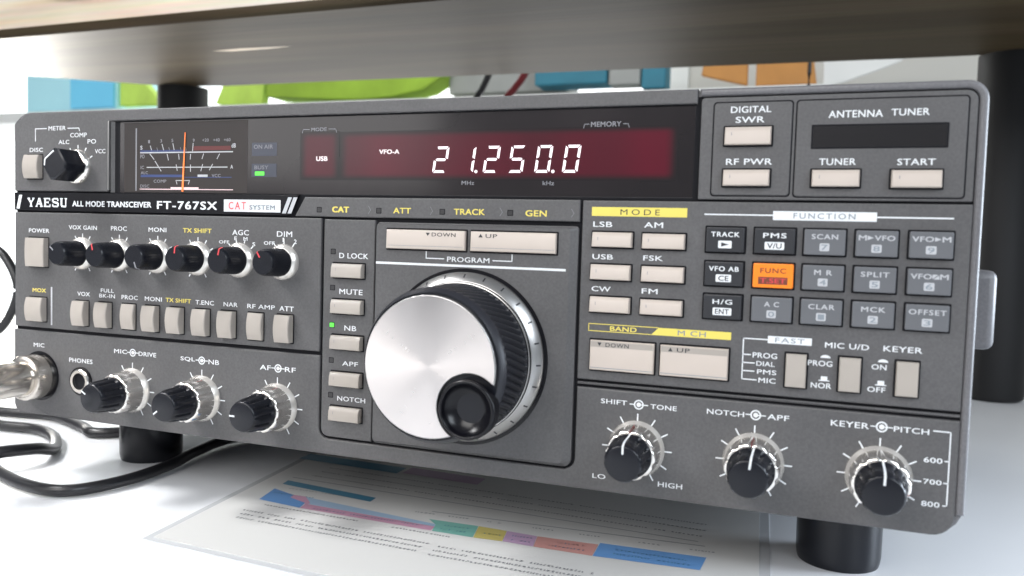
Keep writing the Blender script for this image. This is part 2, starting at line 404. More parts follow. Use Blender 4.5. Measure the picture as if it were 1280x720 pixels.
mb.rect(111.6, 89.0, 123.5, 93.0, yn-0.03, M['pink'])
mb.text('CAT', 113.6, 89.6, 121.6, 92.4, yn-0.06, M['red'], 0.01, 1.4)
mb.text('SYSTEM', 123.2, 89.6, 134.8, 91.3, yn-0.06, M['greyprint'], 0.03, 1.1)
mb.build('lettering', np_)

# printed lettering on the face ---------------------------------------------
W = MB(); Y_ = MB(); yp = -0.05
def wt(t, x0, z0, x1, z1, y=yp, w=0.014, m='white'):
    k = MB(); k.text(t, x0, z0, x1, z1, y, M[m], w); k.build('printed_label', face)
def yt(t, x0, z0, x1, z1, y=yp, w=0.025, m='yellow'): wt(t, x0, z0, x1, z1, y, w, m)
def flush(name):
    global W
    W.build(name, face); W = MB()
yb = -0.42
wt('DIGITAL', 299.3, 121.3, 311.0, 123.2, yb); wt('SWR', 300.8, 118.3, 309.2, 120.1, yb); wt('RF PWR', 298.5, 105.7, 311.9, 107.5, yb)
wt('ANTENNA', 327.1, 119.2, 341.6, 121.2, yb); wt('TUNER', 343.8, 119.4, 353.6, 121.3, yb)
wt('TUNER', 325.1, 105.5, 335.1, 107.4, yb); wt('START', 346.0, 105.4, 355.8, 107.2, yb)
for t, a in (('LSB',(257.5,86.0,263.8,87.7)),('AM',(274.1,86.1,280.1,87.8)),('USB',(257.6,75.6,264.4,77.2)),('FSK',(274.2,75.7,280.4,77.3)),
             ('CW',(257.7,65.2,264.0,66.8)),('FM',(274.1,65.2,279.2,66.8)),
             ('D LOCK',(162.8,72.6,174.8,74.5)),('MUTE',(163.1,59.5,172.8,61.4)),('NB',(165.5,46.3,170.5,48.1)),('APF',(164.9,33.4,171.5,35.0)),('NOTCH',(163.1,20.3,174.8,22.0)),
             ('PROG',(308.9,47.4,316.0,49.0)),('DIAL',(310.1,45.0,315.4,46.4)),('PMS',(310.4,42.5,316.0,43.9)),('MIC',(310.9,39.9,315.9,41.4)),
             ('MIC U/D',(329.3,51.9,341.3,53.5)),('KEYER',(345.1,52.0,355.3,53.6)),('PROG',(324.8,46.3,331.6,47.9)),('NOR',(325.9,39.7,331.6,41.3)),
             ('ON',(342.2,46.5,346.2,48.0)),('OFF',(341.4,39.9,346.2,41.4)),
             ('SHIFT',(262.2,28.9,270.8,30.4)),('TONE',(278.4,28.6,286.7,30.1)),('NOTCH',(296.0,28.8,307.2,30.4)),('APF',(314.0,28.9,320.3,30.5)),
             ('KEYER',(332.0,28.9,342.4,30.6)),('PITCH',(349.0,28.9,358.2,30.5)),('LO',(260.2,4.0,264.6,5.5)),('HIGH',(281.7,3.9,289.4,5.5)),
             ('600',(357.2,21.0,362.0,22.5)),('700',(357.4,14.8,362.1,16.2)),('800',(357.2,8.3,361.9,9.8)),
             ('MIC',(11.8,29.3,18.0,31.0)),('PHONES',(32.1,24.3,45.0,26.1)),('MIC',(56.7,29.9,63.5,31.6)),('DRIVE',(69.6,29.7,78.6,31.4)),
             ('SQL',(90.9,29.3,98.0,31.1)),('NB',(104.6,29.1,109.7,30.9)),('AF',(128.8,29.0,133.8,30.8)),('RF',(140.1,29.0,144.9,30.8)),
             ('POWER',(9.1,78.3,20.8,80.0)),('VOX GAIN',(31.8,80.1,47.2,81.8)),('PROC',(54.7,80.1,63.1,81.9)),('MONI',(74.3,80.1,83.3,81.8)),
             ('AGC',(115.2,79.8,122.9,81.8)),('DIM',(135.6,79.7,142.4,81.7)),
             ('VOX',(36.6,52.5,43.5,54.2)),('FULL',(49.4,54.6,56.4,56.1)),('BK-IN',(48.6,52.4,57.0,53.9)),('PROC',(60.5,52.3,69.0,54.0)),('MONI',(72.6,52.3,81.3,54.0)),
             ('T.ENC',(98.0,52.2,106.9,53.9)),('NAR',(111.5,52.2,118.1,53.8)),('RF AMP',(122.6,52.1,135.2,53.7)),('ATT',(137.2,51.9,143.6,53.7)),
             ('METER',(20.4,121.3,30.0,123.0)),('DISC',(9.6,112.4,17.2,114.1)),('ALC',(26.0,115.5,32.0,117.2)),('COMP',(32.5,118.2,41.6,120.0)),
             ('PO',(42.0,115.5,46.6,117.3)),('VCC',(46.0,111.5,51.6,113.2))):
    wt(t, *a)
for t, a in (('OFF',(109.0,76.4,113.8,77.6)),('F',(116.2,77.9,117.4,79.2)),('M',(120.4,77.8,122.3,79.1)),('S',(124.6,75.8,125.9,77.2)),
             ('OFF',(129.8,76.5,134.6,77.8)),('1',(138.2,77.8,138.9,79.3)),('2',(143.2,77.2,144.4,78.8))): wt(t, *a, w=0.02)
yt('TX SHIFT', 91.5, 80.2, 105.4, 81.9); yt('TX SHIFT', 83.2, 52.4, 95.8, 54.0); yt('MOX', 11.2, 52.9, 18.9, 54.5)
yt('CAT', 159.4, 89.2, 166.5, 91.2, w=0.05); yt('ATT', 184.5, 89.2, 191.5, 91.1); yt('TRACK', 208.0, 89.1, 219.5, 91.1); yt('GEN', 234.1, 89.0, 241.6, 91.0)
# dial plate prints
wt('PROGRAM', 206.6, 72.9, 222.3, 74.6, DY-0.05)
W = MB(); W.rect(178.8, 71.2, 249.2, 72.0, DY-0.05, M['white']); flush('white_rule')
W.path([(198.6,76.0),(198.6,73.8),(205.3,73.8)], 0.35, DY-0.05, M['white']); flush('bracket'); W.path([(223.6,73.8),(230.4,73.8),(230.4,76.0)], 0.35, DY-0.05, M['white']); flush('bracket')
W.line((213.8,69.8),(213.8,70.8), 0.3, DY-0.06, M['darkprint']); flush('dial_pointer')
# brackets and icons
def path(pts, w=0.35, m='white'): W.path(pts, w, yp, M[m])
path([(12.9,117.0),(12.9,122.1),(19.2,122.1)]); flush('bracket'); path([(31.2,122.0),(37.2,122.0),(37.6,120.9)]); flush('bracket')
path([(313,53.1),(306.0,53.1),(306.0,40.6),(310.2,40.6)])
for z in (48.2, 45.7, 43.2): path([(306.0,z),(308.2 if z > 46 else 309.4,z)])
flush('bracket')
path([(359.4,30.2),(363.7,30.2),(363.7,9.0),(362.8,9.0)])
for z in (21.8, 15.5): path([(362.7,z),(363.7,z)])
flush('bracket')
W.rect(21.7, 39.2, 22.5, 55.4, yp, M['offwhite']); flush('white_rule')
def icon(cx, cz):
    n = 20
    for i in range(n):
        a, b = 2*PI*i/n, 2*PI*(i+1)/n
        W.flat([(cx+r*math.cos(t), cz+r*math.sin(t)) for r, t in ((1.15,a),(1.6,a),(1.6,b),(1.15,b))], yp, M['white'])
    W.flat([(cx+.75*math.cos(2*PI*i/12), cz+.75*math.sin(2*PI*i/12)) for i in range(12)], yp, M['white'])
    W.rect(cx-3.0, cz-.17, cx-1.6, cz+.17, yp, M['white']); W.rect(cx+.75, cz-.17, cx+3.0, cz+.17, yp-0.01, M['white'])
for cx, cz in ((66.5,30.7),(101.3,30.2),(137.0,30.0),(274.6,29.5),(310.6,29.8),(345.8,29.9)): icon(cx, cz); flush('concentric_symbol')
def ticks(cx, cz, r0, r1, angs, w=0.42):
    for a in angs:
        t = math.radians(a); W.line((cx+r0*math.sin(t), cz+r0*math.cos(t)), (cx+r1*math.sin(t), cz+r1*math.cos(t)), w, yp, M['white'])
    flush('tick_scale')
for cx in (66.4, 101.4, 136.8, 274.4, 310.5, 345.6):
    an = [-120,-90,-60,-30,0,30,60,90,120,150,-150]
    ticks(cx, 15.3, 9.1, 11.3, an)
for cx in (39.4, 59.2, 79.0, 98.9): ticks(cx, 70.2, 6.9, 8.3, [-150,-60,-30,0,30,60,150], .45)
ticks(118.8, 70.2, 6.9, 8.3, [-40,-13,17,48], .45); ticks(138.8, 70.2, 6.9, 8.6, [-33,0,33], .45)
ticks(36.8, 106, 7.6, 9.0, [-60,-30,0,30,60], .5)
def pushicon(cx, cz, down):
    global W
    if down: W.flat([(cx+1.4*math.cos(a*PI/8), cz+0.9*math.sin(a*PI/8)) for a in range(9)], yp, M['white'])
    else: W.rect(cx-.9, cz, cx+.9, cz+1.1, yp, M['white']); W.rect(cx-1.5, cz-.3, cx+1.5, cz, yp, M['white'])
    flush('button_symbol')
pushicon(329.6, 48.8, True); pushicon(345.2, 48.7, True); pushicon(329.5, 42.2, False); pushicon(344.9, 42.2, False)
# title bars
Y_.rect(256.9, 89.5, 287.4, 92.4, yp, M['yellow']); Y_.text('MODE', 266.3, 90.0, 278.9, 91.8, yp-.04, M['darkprint'], 0.0, 1.5); Y_.build('title_bar', face); Y_ = MB()
Y_.flat([(277.6,52.2),(302.3,52.2),(302.3,54.6),(280.0,54.6)], yp, M['yellow']); Y_.text('M CH', 286.0, 52.6, 294.7, 54.2, yp-.04, M['greyprint'], 0.015, 1.1)
Y_.path([(277.4,52.3),(257.2,52.3),(257.2,54.6),(279.8,54.6)], 0.25, yp-.01, M['yellow']); Y_.text('BAND', 264.3, 52.7, 273.0, 54.1, yp, M['yellow'], 0.03)
W.rect(312.9, 89.2, 341.5, 91.9, yp, M['white']); W.text('FUNCTION', 318.7, 89.75, 335.8, 91.4, yp-.04, M['greyprint'], 0.01, 1.3)
W.rect(292.7, 90.4, 312.9, 90.8, yp, M['white']); W.rect(341.5, 90.3, 361.3, 90.7, yp, M['white'])
flush('title_bar'); W.rect(313.1, 52.1, 325.6, 54.3, yp, M['white']); W.text('FAST', 315.2, 52.5, 323.6, 53.9, yp-.04, M['greyprint'], 0.01, 1.2)
flush('title_bar'); Y_.build('title_bar', face)
# slim divider lines between the indicator legends
for x in (174.5, 199.0, 225.0, 250.0):
    mb = MB(); mb.path([(x,91.6),(x+.9,90.2),(x,88.9)], 0.14, yp, M['dimwhite']); mb.build('divider_mark', face)

# silver rib beside the meter switch
mb = MB(); mb.plate(rr(53.2, 96.6, 54.1, 124.4, .3), -0.7, 3, 0.35, M['alu'])
mb.add([(54.2,0.2,95.6),(57.8,2.4,95.6),(57.8,2.4,124.4),(54.2,0.2,124.4)], [(0,1,2,3)], M['paint'])
mb.build('window_rib', radio)

# ------------------------------------------------------------------ display
mb = MB(); mb.plate(rr(58.2, 95.5, 288.7, 124.1, .4), 1.0, 3, 0.2, M['glass'])
disp = mb.build('display_window', radio)
yd = 0.94
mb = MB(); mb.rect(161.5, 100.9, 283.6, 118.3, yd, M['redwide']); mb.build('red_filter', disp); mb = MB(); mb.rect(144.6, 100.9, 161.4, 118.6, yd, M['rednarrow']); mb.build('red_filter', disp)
seg = {'0':'abcdef','1':'bc','2':'abged','5':'afgcd'}
def digit(mb, ch, x0, z0, w, h, t, sl, y, m):
    f = lambda x, z: (x0+x+sl*z/h, z0+z)
    g = t*0.28; hh = h/2
    S7 = {'a':[(t*.6+g,h),(w-t*.2-g,h),(w-t-g,h-t),(t+g,h-t)], 'd':[(g+t*.2,0),(t+g,t),(w-t-g,t),(w-g-t*.4,0)],
          'g':[(t*.5+g,hh),(t+g,hh+t/2),(w-t-g,hh+t/2),(w-t*.5-g,hh),(w-t-g,hh-t/2),(t+g,hh-t/2)],
          'f':[(0,hh+g),(t,hh+g+t*.5),(t,h-t-g),(0,h-g)], 'b':[(w-t,hh+g+t*.5),(w,hh+g),(w,h-g),(w-t,h-t-g)],
          'e':[(0,g),(t,t+g),(t,hh-g-t*.5),(0,hh-g)], 'c':[(w-t,t+g),(w,g),(w,hh-g),(w-t,hh-g-t*.5)]}
    for s_ in seg[ch]: mb.flat([f(*p) for p in S7[s_]][::-1] if s_ == 'g' or s_ == 'a' else [f(*p) for p in S7[s_]], y, m)
D = MB(); yq = yd-0.05
for ch, x in (('2',198.9),('1',209.0),('2',217.9),('5',227.0),('0',236.4),('0',246.0)):
    D = MB(); digit(D, ch, x, 103.5, 5.2, 9.0, 0.85, 1.2, yq, M['digit']); D.build('glowing_digit', disp)
for x in (215.4, 242.9): D = MB(); D.flat([(x+.55*math.cos(i*PI/4), 103.9+.55*math.sin(i*PI/4)) for i in range(8)], yq, M['digit']); D.build('glowing_point', disp)
D = MB(); D.text('USB', 151.6, 107.9, 156.5, 109.5, yq, M['digitdim'], 0.05); D.build('glowing_word', disp); D = MB(); D.text('VFO-A', 177.8, 110.2, 185.9, 111.7, yq, M['digitdim'], 0.05)
D.build('glowing_word', disp)
D = MB()
D.text('MODE', 149.3, 118.7, 155.9, 120.0, yq, M['dimwhite'], 0.02); D.path([(145.4,118.2),(145.8,119.4),(148.5,119.4)], .25, yq, M['dimwhite']); D.path([(156.8,119.4),(159.7,119.4),(160.1,118.2)], .25, yq, M['dimwhite'])
D.build('lettering', disp); D = MB(); D.text('MEMORY', 255.3, 118.2, 265.3, 119.8, yq, M['dimwhite'], 0.02); D.path([(252.9,117.9),(253.2,119.1),(254.6,119.1)], .25, yq, M['dimwhite']); D.path([(266,119.0),(267.5,119.0),(267.9,117.9)], .25, yq, M['dimwhite'])
D.build('lettering', disp); D = MB(); D.text('MHz', 210.2, 99.4, 214.9, 100.7, yq, M['dimwhite'], 0.02); D.build('lettering', disp); D = MB(); D.text('kHz', 239.5, 99.4, 243.5, 100.7, yq, M['dimwhite'], 0.02)
D.build('lettering', disp); D = MB(); D.text('ON AIR', 123.9, 112.6, 132.6, 114.1, yq, M['dimwhite'], 0.02); D.build('lettering', disp); D = MB(); D.text('BUSY', 124.3, 104.9, 130.6, 106.3, yq, M['dimwhite'], 0.02)
D.build('lettering', disp)
for z in (109.9, 102.0):
    mb = MB(); mb.rect(123.0, z, 134.3, z+5, yd+.01, M['lampwin']); mb.build('lamp_window', disp)
mb = MB(); mb.rect(124.6, 102.6, 128.8, 104.0, yq-.02, M['ledgreen']); tag(mb.build('status_lamp', disp), 'lit green busy lamp')

# signal meter
mb = MB(); mb.rect(60.5, 95.9, 121.0, 123.6, yd+.02, M['meterface']); mb.box(66.5, 67.1, yd-.1, yd, 96.4, 121.4, M['dimwhite'])
meter = mb.build('signal_meter', radio)
mb = MB(); o_ = M['offwhite']; d_ = M['dimwhite']
mb.rect(68.8, 111.4, 114.3, 111.85, yq, o_); mb.rect(95.5, 112.3, 113.2, 113.9, yq, M['meterred']); mb.rect(68.8, 111.9, 91.7, 112.6, yq, M['meterblue'])
mb.rect(72.2, 105.6, 111.8, 105.95, yq, o_); mb.rect(69.2, 101.9, 90.8, 102.9, yq, M['meterblue']); mb.rect(90.8, 101.7, 113.8, 102.0, yq, M['meterblue'])
mb.rect(68.7, 96.95, 114.5, 97.25, yq, M['pink']); mb.rect(84.4, 97.25, 98.1, 97.95, yq, M['pink']); mb.rect(97.6, 101.95, 102.4, 102.9, yq, o_)
mb.path([(87.5,99.2),(87.0,100.6),(93.7,100.6),(93.1,99.2)], .3, yq, o_)
for (p, q) in (((74.0,114.4),(74.7,112.4)),((79.9,115.0),(80.8,112.4)),((85.3,115.2),(86.0,112.4)),((95.3,115.2),(95.0,112.0)),
               ((73.7,111.2),(76.0,108.9)),((82.5,111.0),(83.2,108.5)),((88.2,111.0),(88.5,108.8)),((94.1,110.9),(93.9,108.8)),((100.4,111.0),(99.6,108.9)),((108.0,110.9),(106.8,108.9)),
               ((76.4,108.3),(79.6,104.2)),((87.0,106.9),(87.6,104.4)),((94.1,106.8),(94.1,104.0)),((100.0,107.0),(99.1,104.2)),((104.8,107.0),(103.2,104.6))): mb.line(p, q, .32, yq, o_)
for x in (77.3, 83.3, 89.0, 91.5): mb.line((x, 113.6), (x+.5, 112.2), .22, yq, d_)
for t, x, z in (('1',72.9,115.4),('3',79.0,115.6),('5',84.6,115.7),('9',95.1,115.6),('+20',99.7,115.6),('+40',104.9,115.6),('+60',110.0,115.6)):
    mb.text(t, x, z, x+(.9 if len(t) == 1 else 3.1), z+1.2, yq, d_, .02)
mb.text('S', 68.9, 112.9, 70.0, 114.4, yq, o_, .02); mb.text('dB', 113.6, 113.2, 115.6, 114.8, yq, o_, .02); mb.text('PO', 68.9, 109.4, 71.1, 110.9, yq, d_, .02)
mb.text('IC', 69.1, 105.1, 70.9, 106.4, yq, d_, .02); mb.text('A', 113.2, 105.2, 114.4, 106.6, yq, o_, .02); mb.text('ALC', 69.2, 103.1, 72.9, 104.2, yq, d_, .02)
mb.text('VCC', 104.4, 101.9, 108.6, 103.1, yq, d_, .02); mb.text('COMP', 75.8, 99.7, 82.2, 100.9, yq, d_, .02); mb.text('DISC', 69.0, 97.7, 73.6, 98.9, yq, d_, .02)
mb.build('scale', meter)
mb = MB(); mb.add([(91.4,yq-.25,119.3),(91.75,yq-.25,119.3),(90.9,yq-.25,96.2),(90.0,yq-.25,96.2)], [(0,3,2,1)], M['needle']); mb.build('needle', meter)

# black tuner read-out window
mb = MB(); mb.plate(rr(322.6, 110.2, 358.8, 117.3, .3), -0.45, 2, 0.1, M['groove']); mb.plate(rr(323.1, 110.7, 358.3, 116.8, .2), -0.5, 2, 0.05, M['lcdblack']); mb.build('tuner_readout', radio)

# ------------------------------------------------------------------ keys
def well(mb, x0, z0, x1, z1, y=0.0, g=0.55):
    mb.plate(rr(x0-g, z0-g, x1+g, z1+g, .3, 2), y-0.06, y+2, 0.04, M['groove'])
def cap(mb, x0, z0, x1, z1, y, d, m, slope=1.3, r=0.3):
    """key cap standing d proud, with a sloping top band"""
    yf = y-d; e = 0.25
    ring0 = [(x0,y,z0),(x1,y,z0),(x1,y,z1),(x0,y,z1)]
    ring1 = [(x0,yf+e,z0),(x1,yf+e,z0),(x1,yf+e+slope*.55,z1),(x0,yf+e+slope*.55,z1)]
    ring2 = [(x0+e,yf,z0+e),(x1-e,yf,z0+e),(x1-e,yf+slope*.5,z1-e),(x0+e,yf+slope*.5,z1-e)]
    mid = [(x0+e,yf,z1-slope-e),(x1-e,yf,z1-slope-e)]
    vs = ring0+ring1+ring2+mid
    fs = [(0,1,5,4),(1,2,6,5),(2,3,7,6),(3,0,4,7),(4,5,9,8),(5,6,10,13,9),(6,7,11,10),(7,4,8,12,11),(8,9,13,12),(12,13,10,11)]
    mb.add(vs, fs, m)
def push_key(x0, z0, x1, z1, d=2.2, y=0.0, m='cream', name='push_button', slope=1.3, mark=True, label=None):
    """(x0..x1) is the cap; the camera-independent footprint on the panel"""
    mb = MB(); well(mb, x0, z0, x1, z1, y); cap(mb, x0, z0, x1, z1, y, d, M[m], slope)
    o = mb.build(name, radio)
    if label: tag(o, label)
    if mark:
        k = MB(); k.rect(x0+2.0, z1-slope-1.3, x0+2.18, z1-slope-.3, y-d-.02, M['dimwhite']); k.build('index_mark', o)
    return o
for (x0, z0, x1, z1) in ((297.9,111.6,311.4,116.9),(297.9,99.3,311.4,104.1),(323.3,99.2,336.3,104.0),(344.6,99.0,357.6,103.9)):
    push_key(x0, z0, x1, z1, 2.0, -0.35)
for (x0, z0, x1, z1) in ((257.6,79.6,270.6,84.3),(273.9,79.5,287.2,84.2),(257.4,69.1,270.4,73.9),(274.0,69.1,287.3,73.9),(257.5,58.6,270.6,63.5),(274.0,58.7,287.2,63.4)):
    push_key(x0, z0, x1, z1, 2.0)
for z in (65.6, 52.5, 39.4, 25.9, 13.1):
    push_key(160.6, z, 173.4, z+5.0, 2.4, m='greybeige')
push_key(183.4, 76.8, 213.6, 83.5, 1.4, DY, name='program_button', slope=.4, mark=False)
push_key(215.6, 76.8, 245.9, 83.5, 1.4, DY, name='program_button', slope=.4, mark=False)
for o, t, c0, tri in ((bpy.data.objects['program_button'], 'DOWN', 201.2, 198.9), (bpy.data.objects['program_button.001'], 'UP', 221.2, 218.6)):
    k = MB(); y = DY-1.46; k.text(t, c0, 81.4, c0+(9.0 if t == 'DOWN' else 4.2), 82.7, y, M['darkprint'], .01, 1.1)
    if t == 'DOWN': k.flat([(tri,82.6),(tri+.8,81.5),(tri+1.6,82.6)], y, M['darkprint'])
    else: k.flat([(tri,81.5),(tri+1.6,81.5),(tri+.8,82.7)], y, M['darkprint'])
    k.rect(c0-17 if t == 'DOWN' else 216.2, 77.9, 212.9 if t == 'DOWN' else 245.3, 78.02, y, M['greyprint'])
    k.build('legend', o)
for (x0, x1, t) in ((258.2,279.0,'DOWN'),(281.0,301.8,'UP')):
    o = push_key(x0, 39.8, x1, 49.4, 1.6, name='band_button', slope=.3, mark=False)
    k = MB(); y = -1.66; k.rect(x0+.3, 47.3, x1-.3, 49.1, y+.02, M['greybeige'])
    k.text(t, x0+5.2, 47.5, x0+(12.8 if t == 'DOWN' else 9.2), 48.8, y, M['darkprint'], .01, 1.1)
    k.flat([(x0+2.5,48.8),(x0+3.2,47.6),(x0+3.9,48.8)] if t == 'DOWN' else [(x0+2.5,47.6),(x0+3.9,47.6),(x0+3.2,48.8)], y, M['darkprint'])
    k.rect(x0+.3, 40.5, x1-.3, 40.7, y+.01, M['greyprint'])
    k.build('legend', o)
for x0 in (318.6, 333.5, 348.7):
    push_key(x0, 39.5, x0+5.8, 49.4, 1.9, m='greybeige', name='slide_button', slope=.2, mark=False)

# tall rocker buttons at the left, faces slightly bowed
def bowed(x0, x1, z0, z1, d, name='rocker_button', m='greybeige', bow=0.9):
    mb = MB(); well(mb, x0, z0, x1, z1, 0, .5); n = 8; L = []
    for i in range(n+1):
        t = i/n; z = z0+(z1-z0)*t; yf = -(d-bow*(2*t-1)**2)
        L.append((z, yf))
    vs = []
    e = .3
    for (z, yf) in L: vs += [(x0,0,z),(x0,yf+e,z),(x0+e,yf,z),(x1-e,yf,z),(x1,yf+e,z),(x1,0,z)]
    fs = []
    for i in range(n):
        for k in range(5): a, b = i*6+k, (i+1)*6+k; fs.append((a, a+1, b+1, b))
    fs.append(tuple(range(6))[::-1]); fs.append(tuple(n*6+k for k in range(6)))
    mb.add(vs, fs, M[m]); return mb.build(name, radio, smooth=40)
for x1 in (42.8, 55.3, 67.9, 80.0, 92.4, 105.0, 117.4, 130.1, 143.4):
    bowed(x1-6.8, x1, 40.2, 50.4, 3.4 if x1 not in (67.9, 130.1) else 1.9)
bowed(9.7, 19.2, 40.6, 50.6, 3.2); bowed(9.3, 20.2, 63.9, 76.0, 2.6, 'power_button', bow=.3); bowed(8.4, 16.9, 101.2, 111.0, 3.0)

# function keypad
KX = [(293.5,305.2),(307.8,319.7),(321.9,333.6),(336.0,347.5),(350.1,361.6)]
KZ = [(79.0,86.8),(68.7,76.3),(58.5,66.2)]
KT = [['TRACK','PMS','SCAN','M>VFO','VFO>M'],['VFO AB','FUNC','M R','SPLIT','VFO/M'],['H/G','A C','CLAR','MCK','OFFSET']]
KB = [['>','V/U','7','8','9'],['CE','T.SET','4','5','6'],['ENT','0','1','2','3']]
KW = [[.72,.56,.62,.86,.88],[.76,.62,.42,.66,.86],[.50,.36,.62,.56,.84]]
for r in range(3):
    for c in range(5):
        (x0, x1), (z0, z1) = KX[c], KZ[r]
        kind = 'orange' if (r, c) == (1, 1) else 'keyblack' if c == 0 or (r, c) == (0, 1) else 'keygrey'
        mb = MB(); well(mb, x0, z0, x1, z1, 0, .35); d = 1.5
        mb.plate(rr(x0+.15, z0+.15, x1-.15, z1-.15, .4, 3), -d, 0, .35, M[kind], mside=M[kind])
        o = mb.build('orange_function_key' if kind == 'orange' else 'function_key', radio)
        if kind == 'orange': tag(o, 'orange function key among the grey keys')
        elif kind == 'keyblack': tag(o, 'black function key')
        k = MB(); y = -d-.03; cx = (x0+x1)/2; w = (x1-x0)*KW[r][c]; zt0, zt1 = z1-3.0, z1-1.55
        tm = M['brownprint'] if kind == 'orange' else M['white'] if kind == 'keyblack' else M['offwhite']
        t = KT[r][c]
        if t in ('M>VFO', 'VFO>M', 'VFO/M'):
            parts = {'M>VFO': ('M','>','VFO'), 'VFO>M': ('VFO','>','M'), 'VFO/M': ('VFO','/','M')}[t]
            X = cx-w/2; tot = 5.6
            for q in parts:
                wq = {'M':1.35,'VFO':3.2,'>':1.05,'/':1.05}[q]/tot*w
                if q == '>': k.flat([(X+.1,zt0+.1),(X+wq-.15,(zt0+zt1)/2),(X+.1,zt1-.1)], y, tm)
                elif q == '/': k.flat([(X,zt0+.1),(X+wq*.8,zt1-.1),(X,zt1-.1)], y, tm); k.flat([(X+.2,zt0),(X+wq-.1,zt0),(X+wq-.1,zt1-.3)], y, tm)
                else: k.text(q, X+.1, zt0, X+wq-.15, zt1, y, tm, .02)
                X += wq
        else: k.text(t, cx-w/2, zt0, cx+w/2, zt1, y, tm, .022, 1.15)
        b = KB[r][c]; bw = {1: 1.35, 2: 2.3, 3: 2.8, 5: 4.2}[len(b)] if b != '>' else 2.0
        bz0, bz1 = z0+1.3, z0+3.6
        if kind == 'orange':
            k.rect(cx-bw, bz0-.1, cx+bw, bz1-.2, y, M['brownprint']); k.text(b, cx-bw+.5, bz0+.3, cx+bw-.5, bz1-.6, y-.02, M['red'], .03)
        else:
            k.flat(rr(cx-bw, bz0, cx+bw, bz1, .3, 2), y, M['white'] if kind == 'keyblack' else M['offwhite'])
            if b == '>': k.flat([(cx-1.1,bz0+.5),(cx+1.2,(bz0+bz1)/2),(cx-1.1,bz1-.5)], y-.02, M['darkprint'])
            else:
                ww = min(bw-.35, .45+.62*len(b)); k.text(b, cx-ww*.9, bz0+.4, cx+ww*.9, bz1-.4, y-.02, M['darkprint'] if kind == 'keyblack' else M['greyprint'], .02)
        k.build('legend', o)

# small indicator lamps
def lamp(x, z, lit=False, y=0.0):
    mb = MB(); mb.plate(rr(x-1.05, z-1.0, x+1.05, z+1.0, .15, 2), y-.04, y+1, .03, M['groove'])
    mb.plate(rr(x-.8, z-.75, x+.8, z+.75, .15, 2), y-(.35 if lit else .06), y+1, .04, M['ledgreen' if lit else 'leddark'])
    o = mb.build('indicator_lamp', radio)
    if lit: tag(o, 'lit green indicator lamp')
for x in (153.9, 178.7, 203.6, 228.7): lamp(x, 90.0)
for z in (74.9, 61.7, 35.0, 22.1): lamp(160.2, z)
lamp(160.3, 48.0, True)

# ------------------------------------------------------------------ knobs
def scallop(n, depth, d0, d1):
    def f(a, d):
        if d < d0 or d > d1: return 1
        return 1-depth*abs(math.cos(n*a/2))**8
    return f
def dual_knob(cx, cz, ang, oang):
    c = (cx, 0, cz)
    mb = MB()
    mb.lathe([(9.1,0),(9.2,.6),(9.0,1.0),(8.3,2.3),(8.15,2.5)], 96, M['satin'], c, caps=False)
    mb.lathe([(7.8,9.9),(7.6,10.2),(7.2,10.35),(6.5,10.35)], 240, M['chrome'], c, flute=scallop(10, .06, 2.6, 10.5), caps=False)
    mb.lathe([(8.2,2.5),(8.1,5.5),(7.95,9.3),(7.8,9.9)], 240, M['chrome'], c, flute=scallop(10, .075, 2.6, 10.5), caps=False)
    mb.lathe([(6.35,10.6),(6.1,9.9),(5.0,9.9)], 72, M['groove'], c)
    o = mb.build('metal_knob', radio, origin=(cx,-4,cz), smooth=50)
    a = math.radians(oang); k = MB()
    r0, r1 = 6.5, 7.9; sx, cz_ = math.sin(a), math.cos(a)
    k.add([(cx+r*sx+s*cz_*.14, -y, cz+r*cz_-s*sx*.14) for r, y in ((r0,10.72),(7.2,10.35),(7.75,9.7),(8.4,3.0)) for s in (-1,1)], [(0,1,3,2),(2,3,5,4),(4,5,7,6)], M['darkred'])
    k.build('pointer_line', o)
    mb = MB()
    mb.lathe([(6.8,9.95),(6.95,10.6),(6.9,11.3),(6.55,11.8),(6.25,17.5),(6.0,19.0),(5.5,20.3),(5.2,20.7),(4.9,20.8)], 280, M['black'], c, flute=scallop(12, .09, 11.5, 19.4), caps=True)
    q = mb.build('inner_knob', o, origin=(cx,-15,cz), smooth=40)
    # white line runs over the cap edge and down the side
    a = math.radians(ang); sx, cz_ = math.sin(a), math.cos(a)
    L = [(2.8,20.9),(5.1,20.86),(5.5,20.4),(5.98,19.1),(6.3,17.5),(6.6,11.9),(6.95,11.2)]
    mb2 = MB(); vs = []
    for r, y in L:
        for s in (-1, 1): vs.append((cx+(r+.06)*sx+s*cz_*.3, -y, cz+(r+.06)*cz_-s*sx*.3))
    mb2.add(vs, [(2*i,2*i+1,2*i+3,2*i+2) for i in range(len(L)-1)], M['white'])
    # sub-part level is the deepest, so the line belongs to the metal knob's children
    mb2.build('pointer_line', o)
for cx, a, b in ((66.4,-60,-20),(101.4,-125,20),(136.8,-90,15),(274.4,0,-2),(310.5,6,0),(345.6,2,105)): dual_knob(cx, 15.3, a, b)

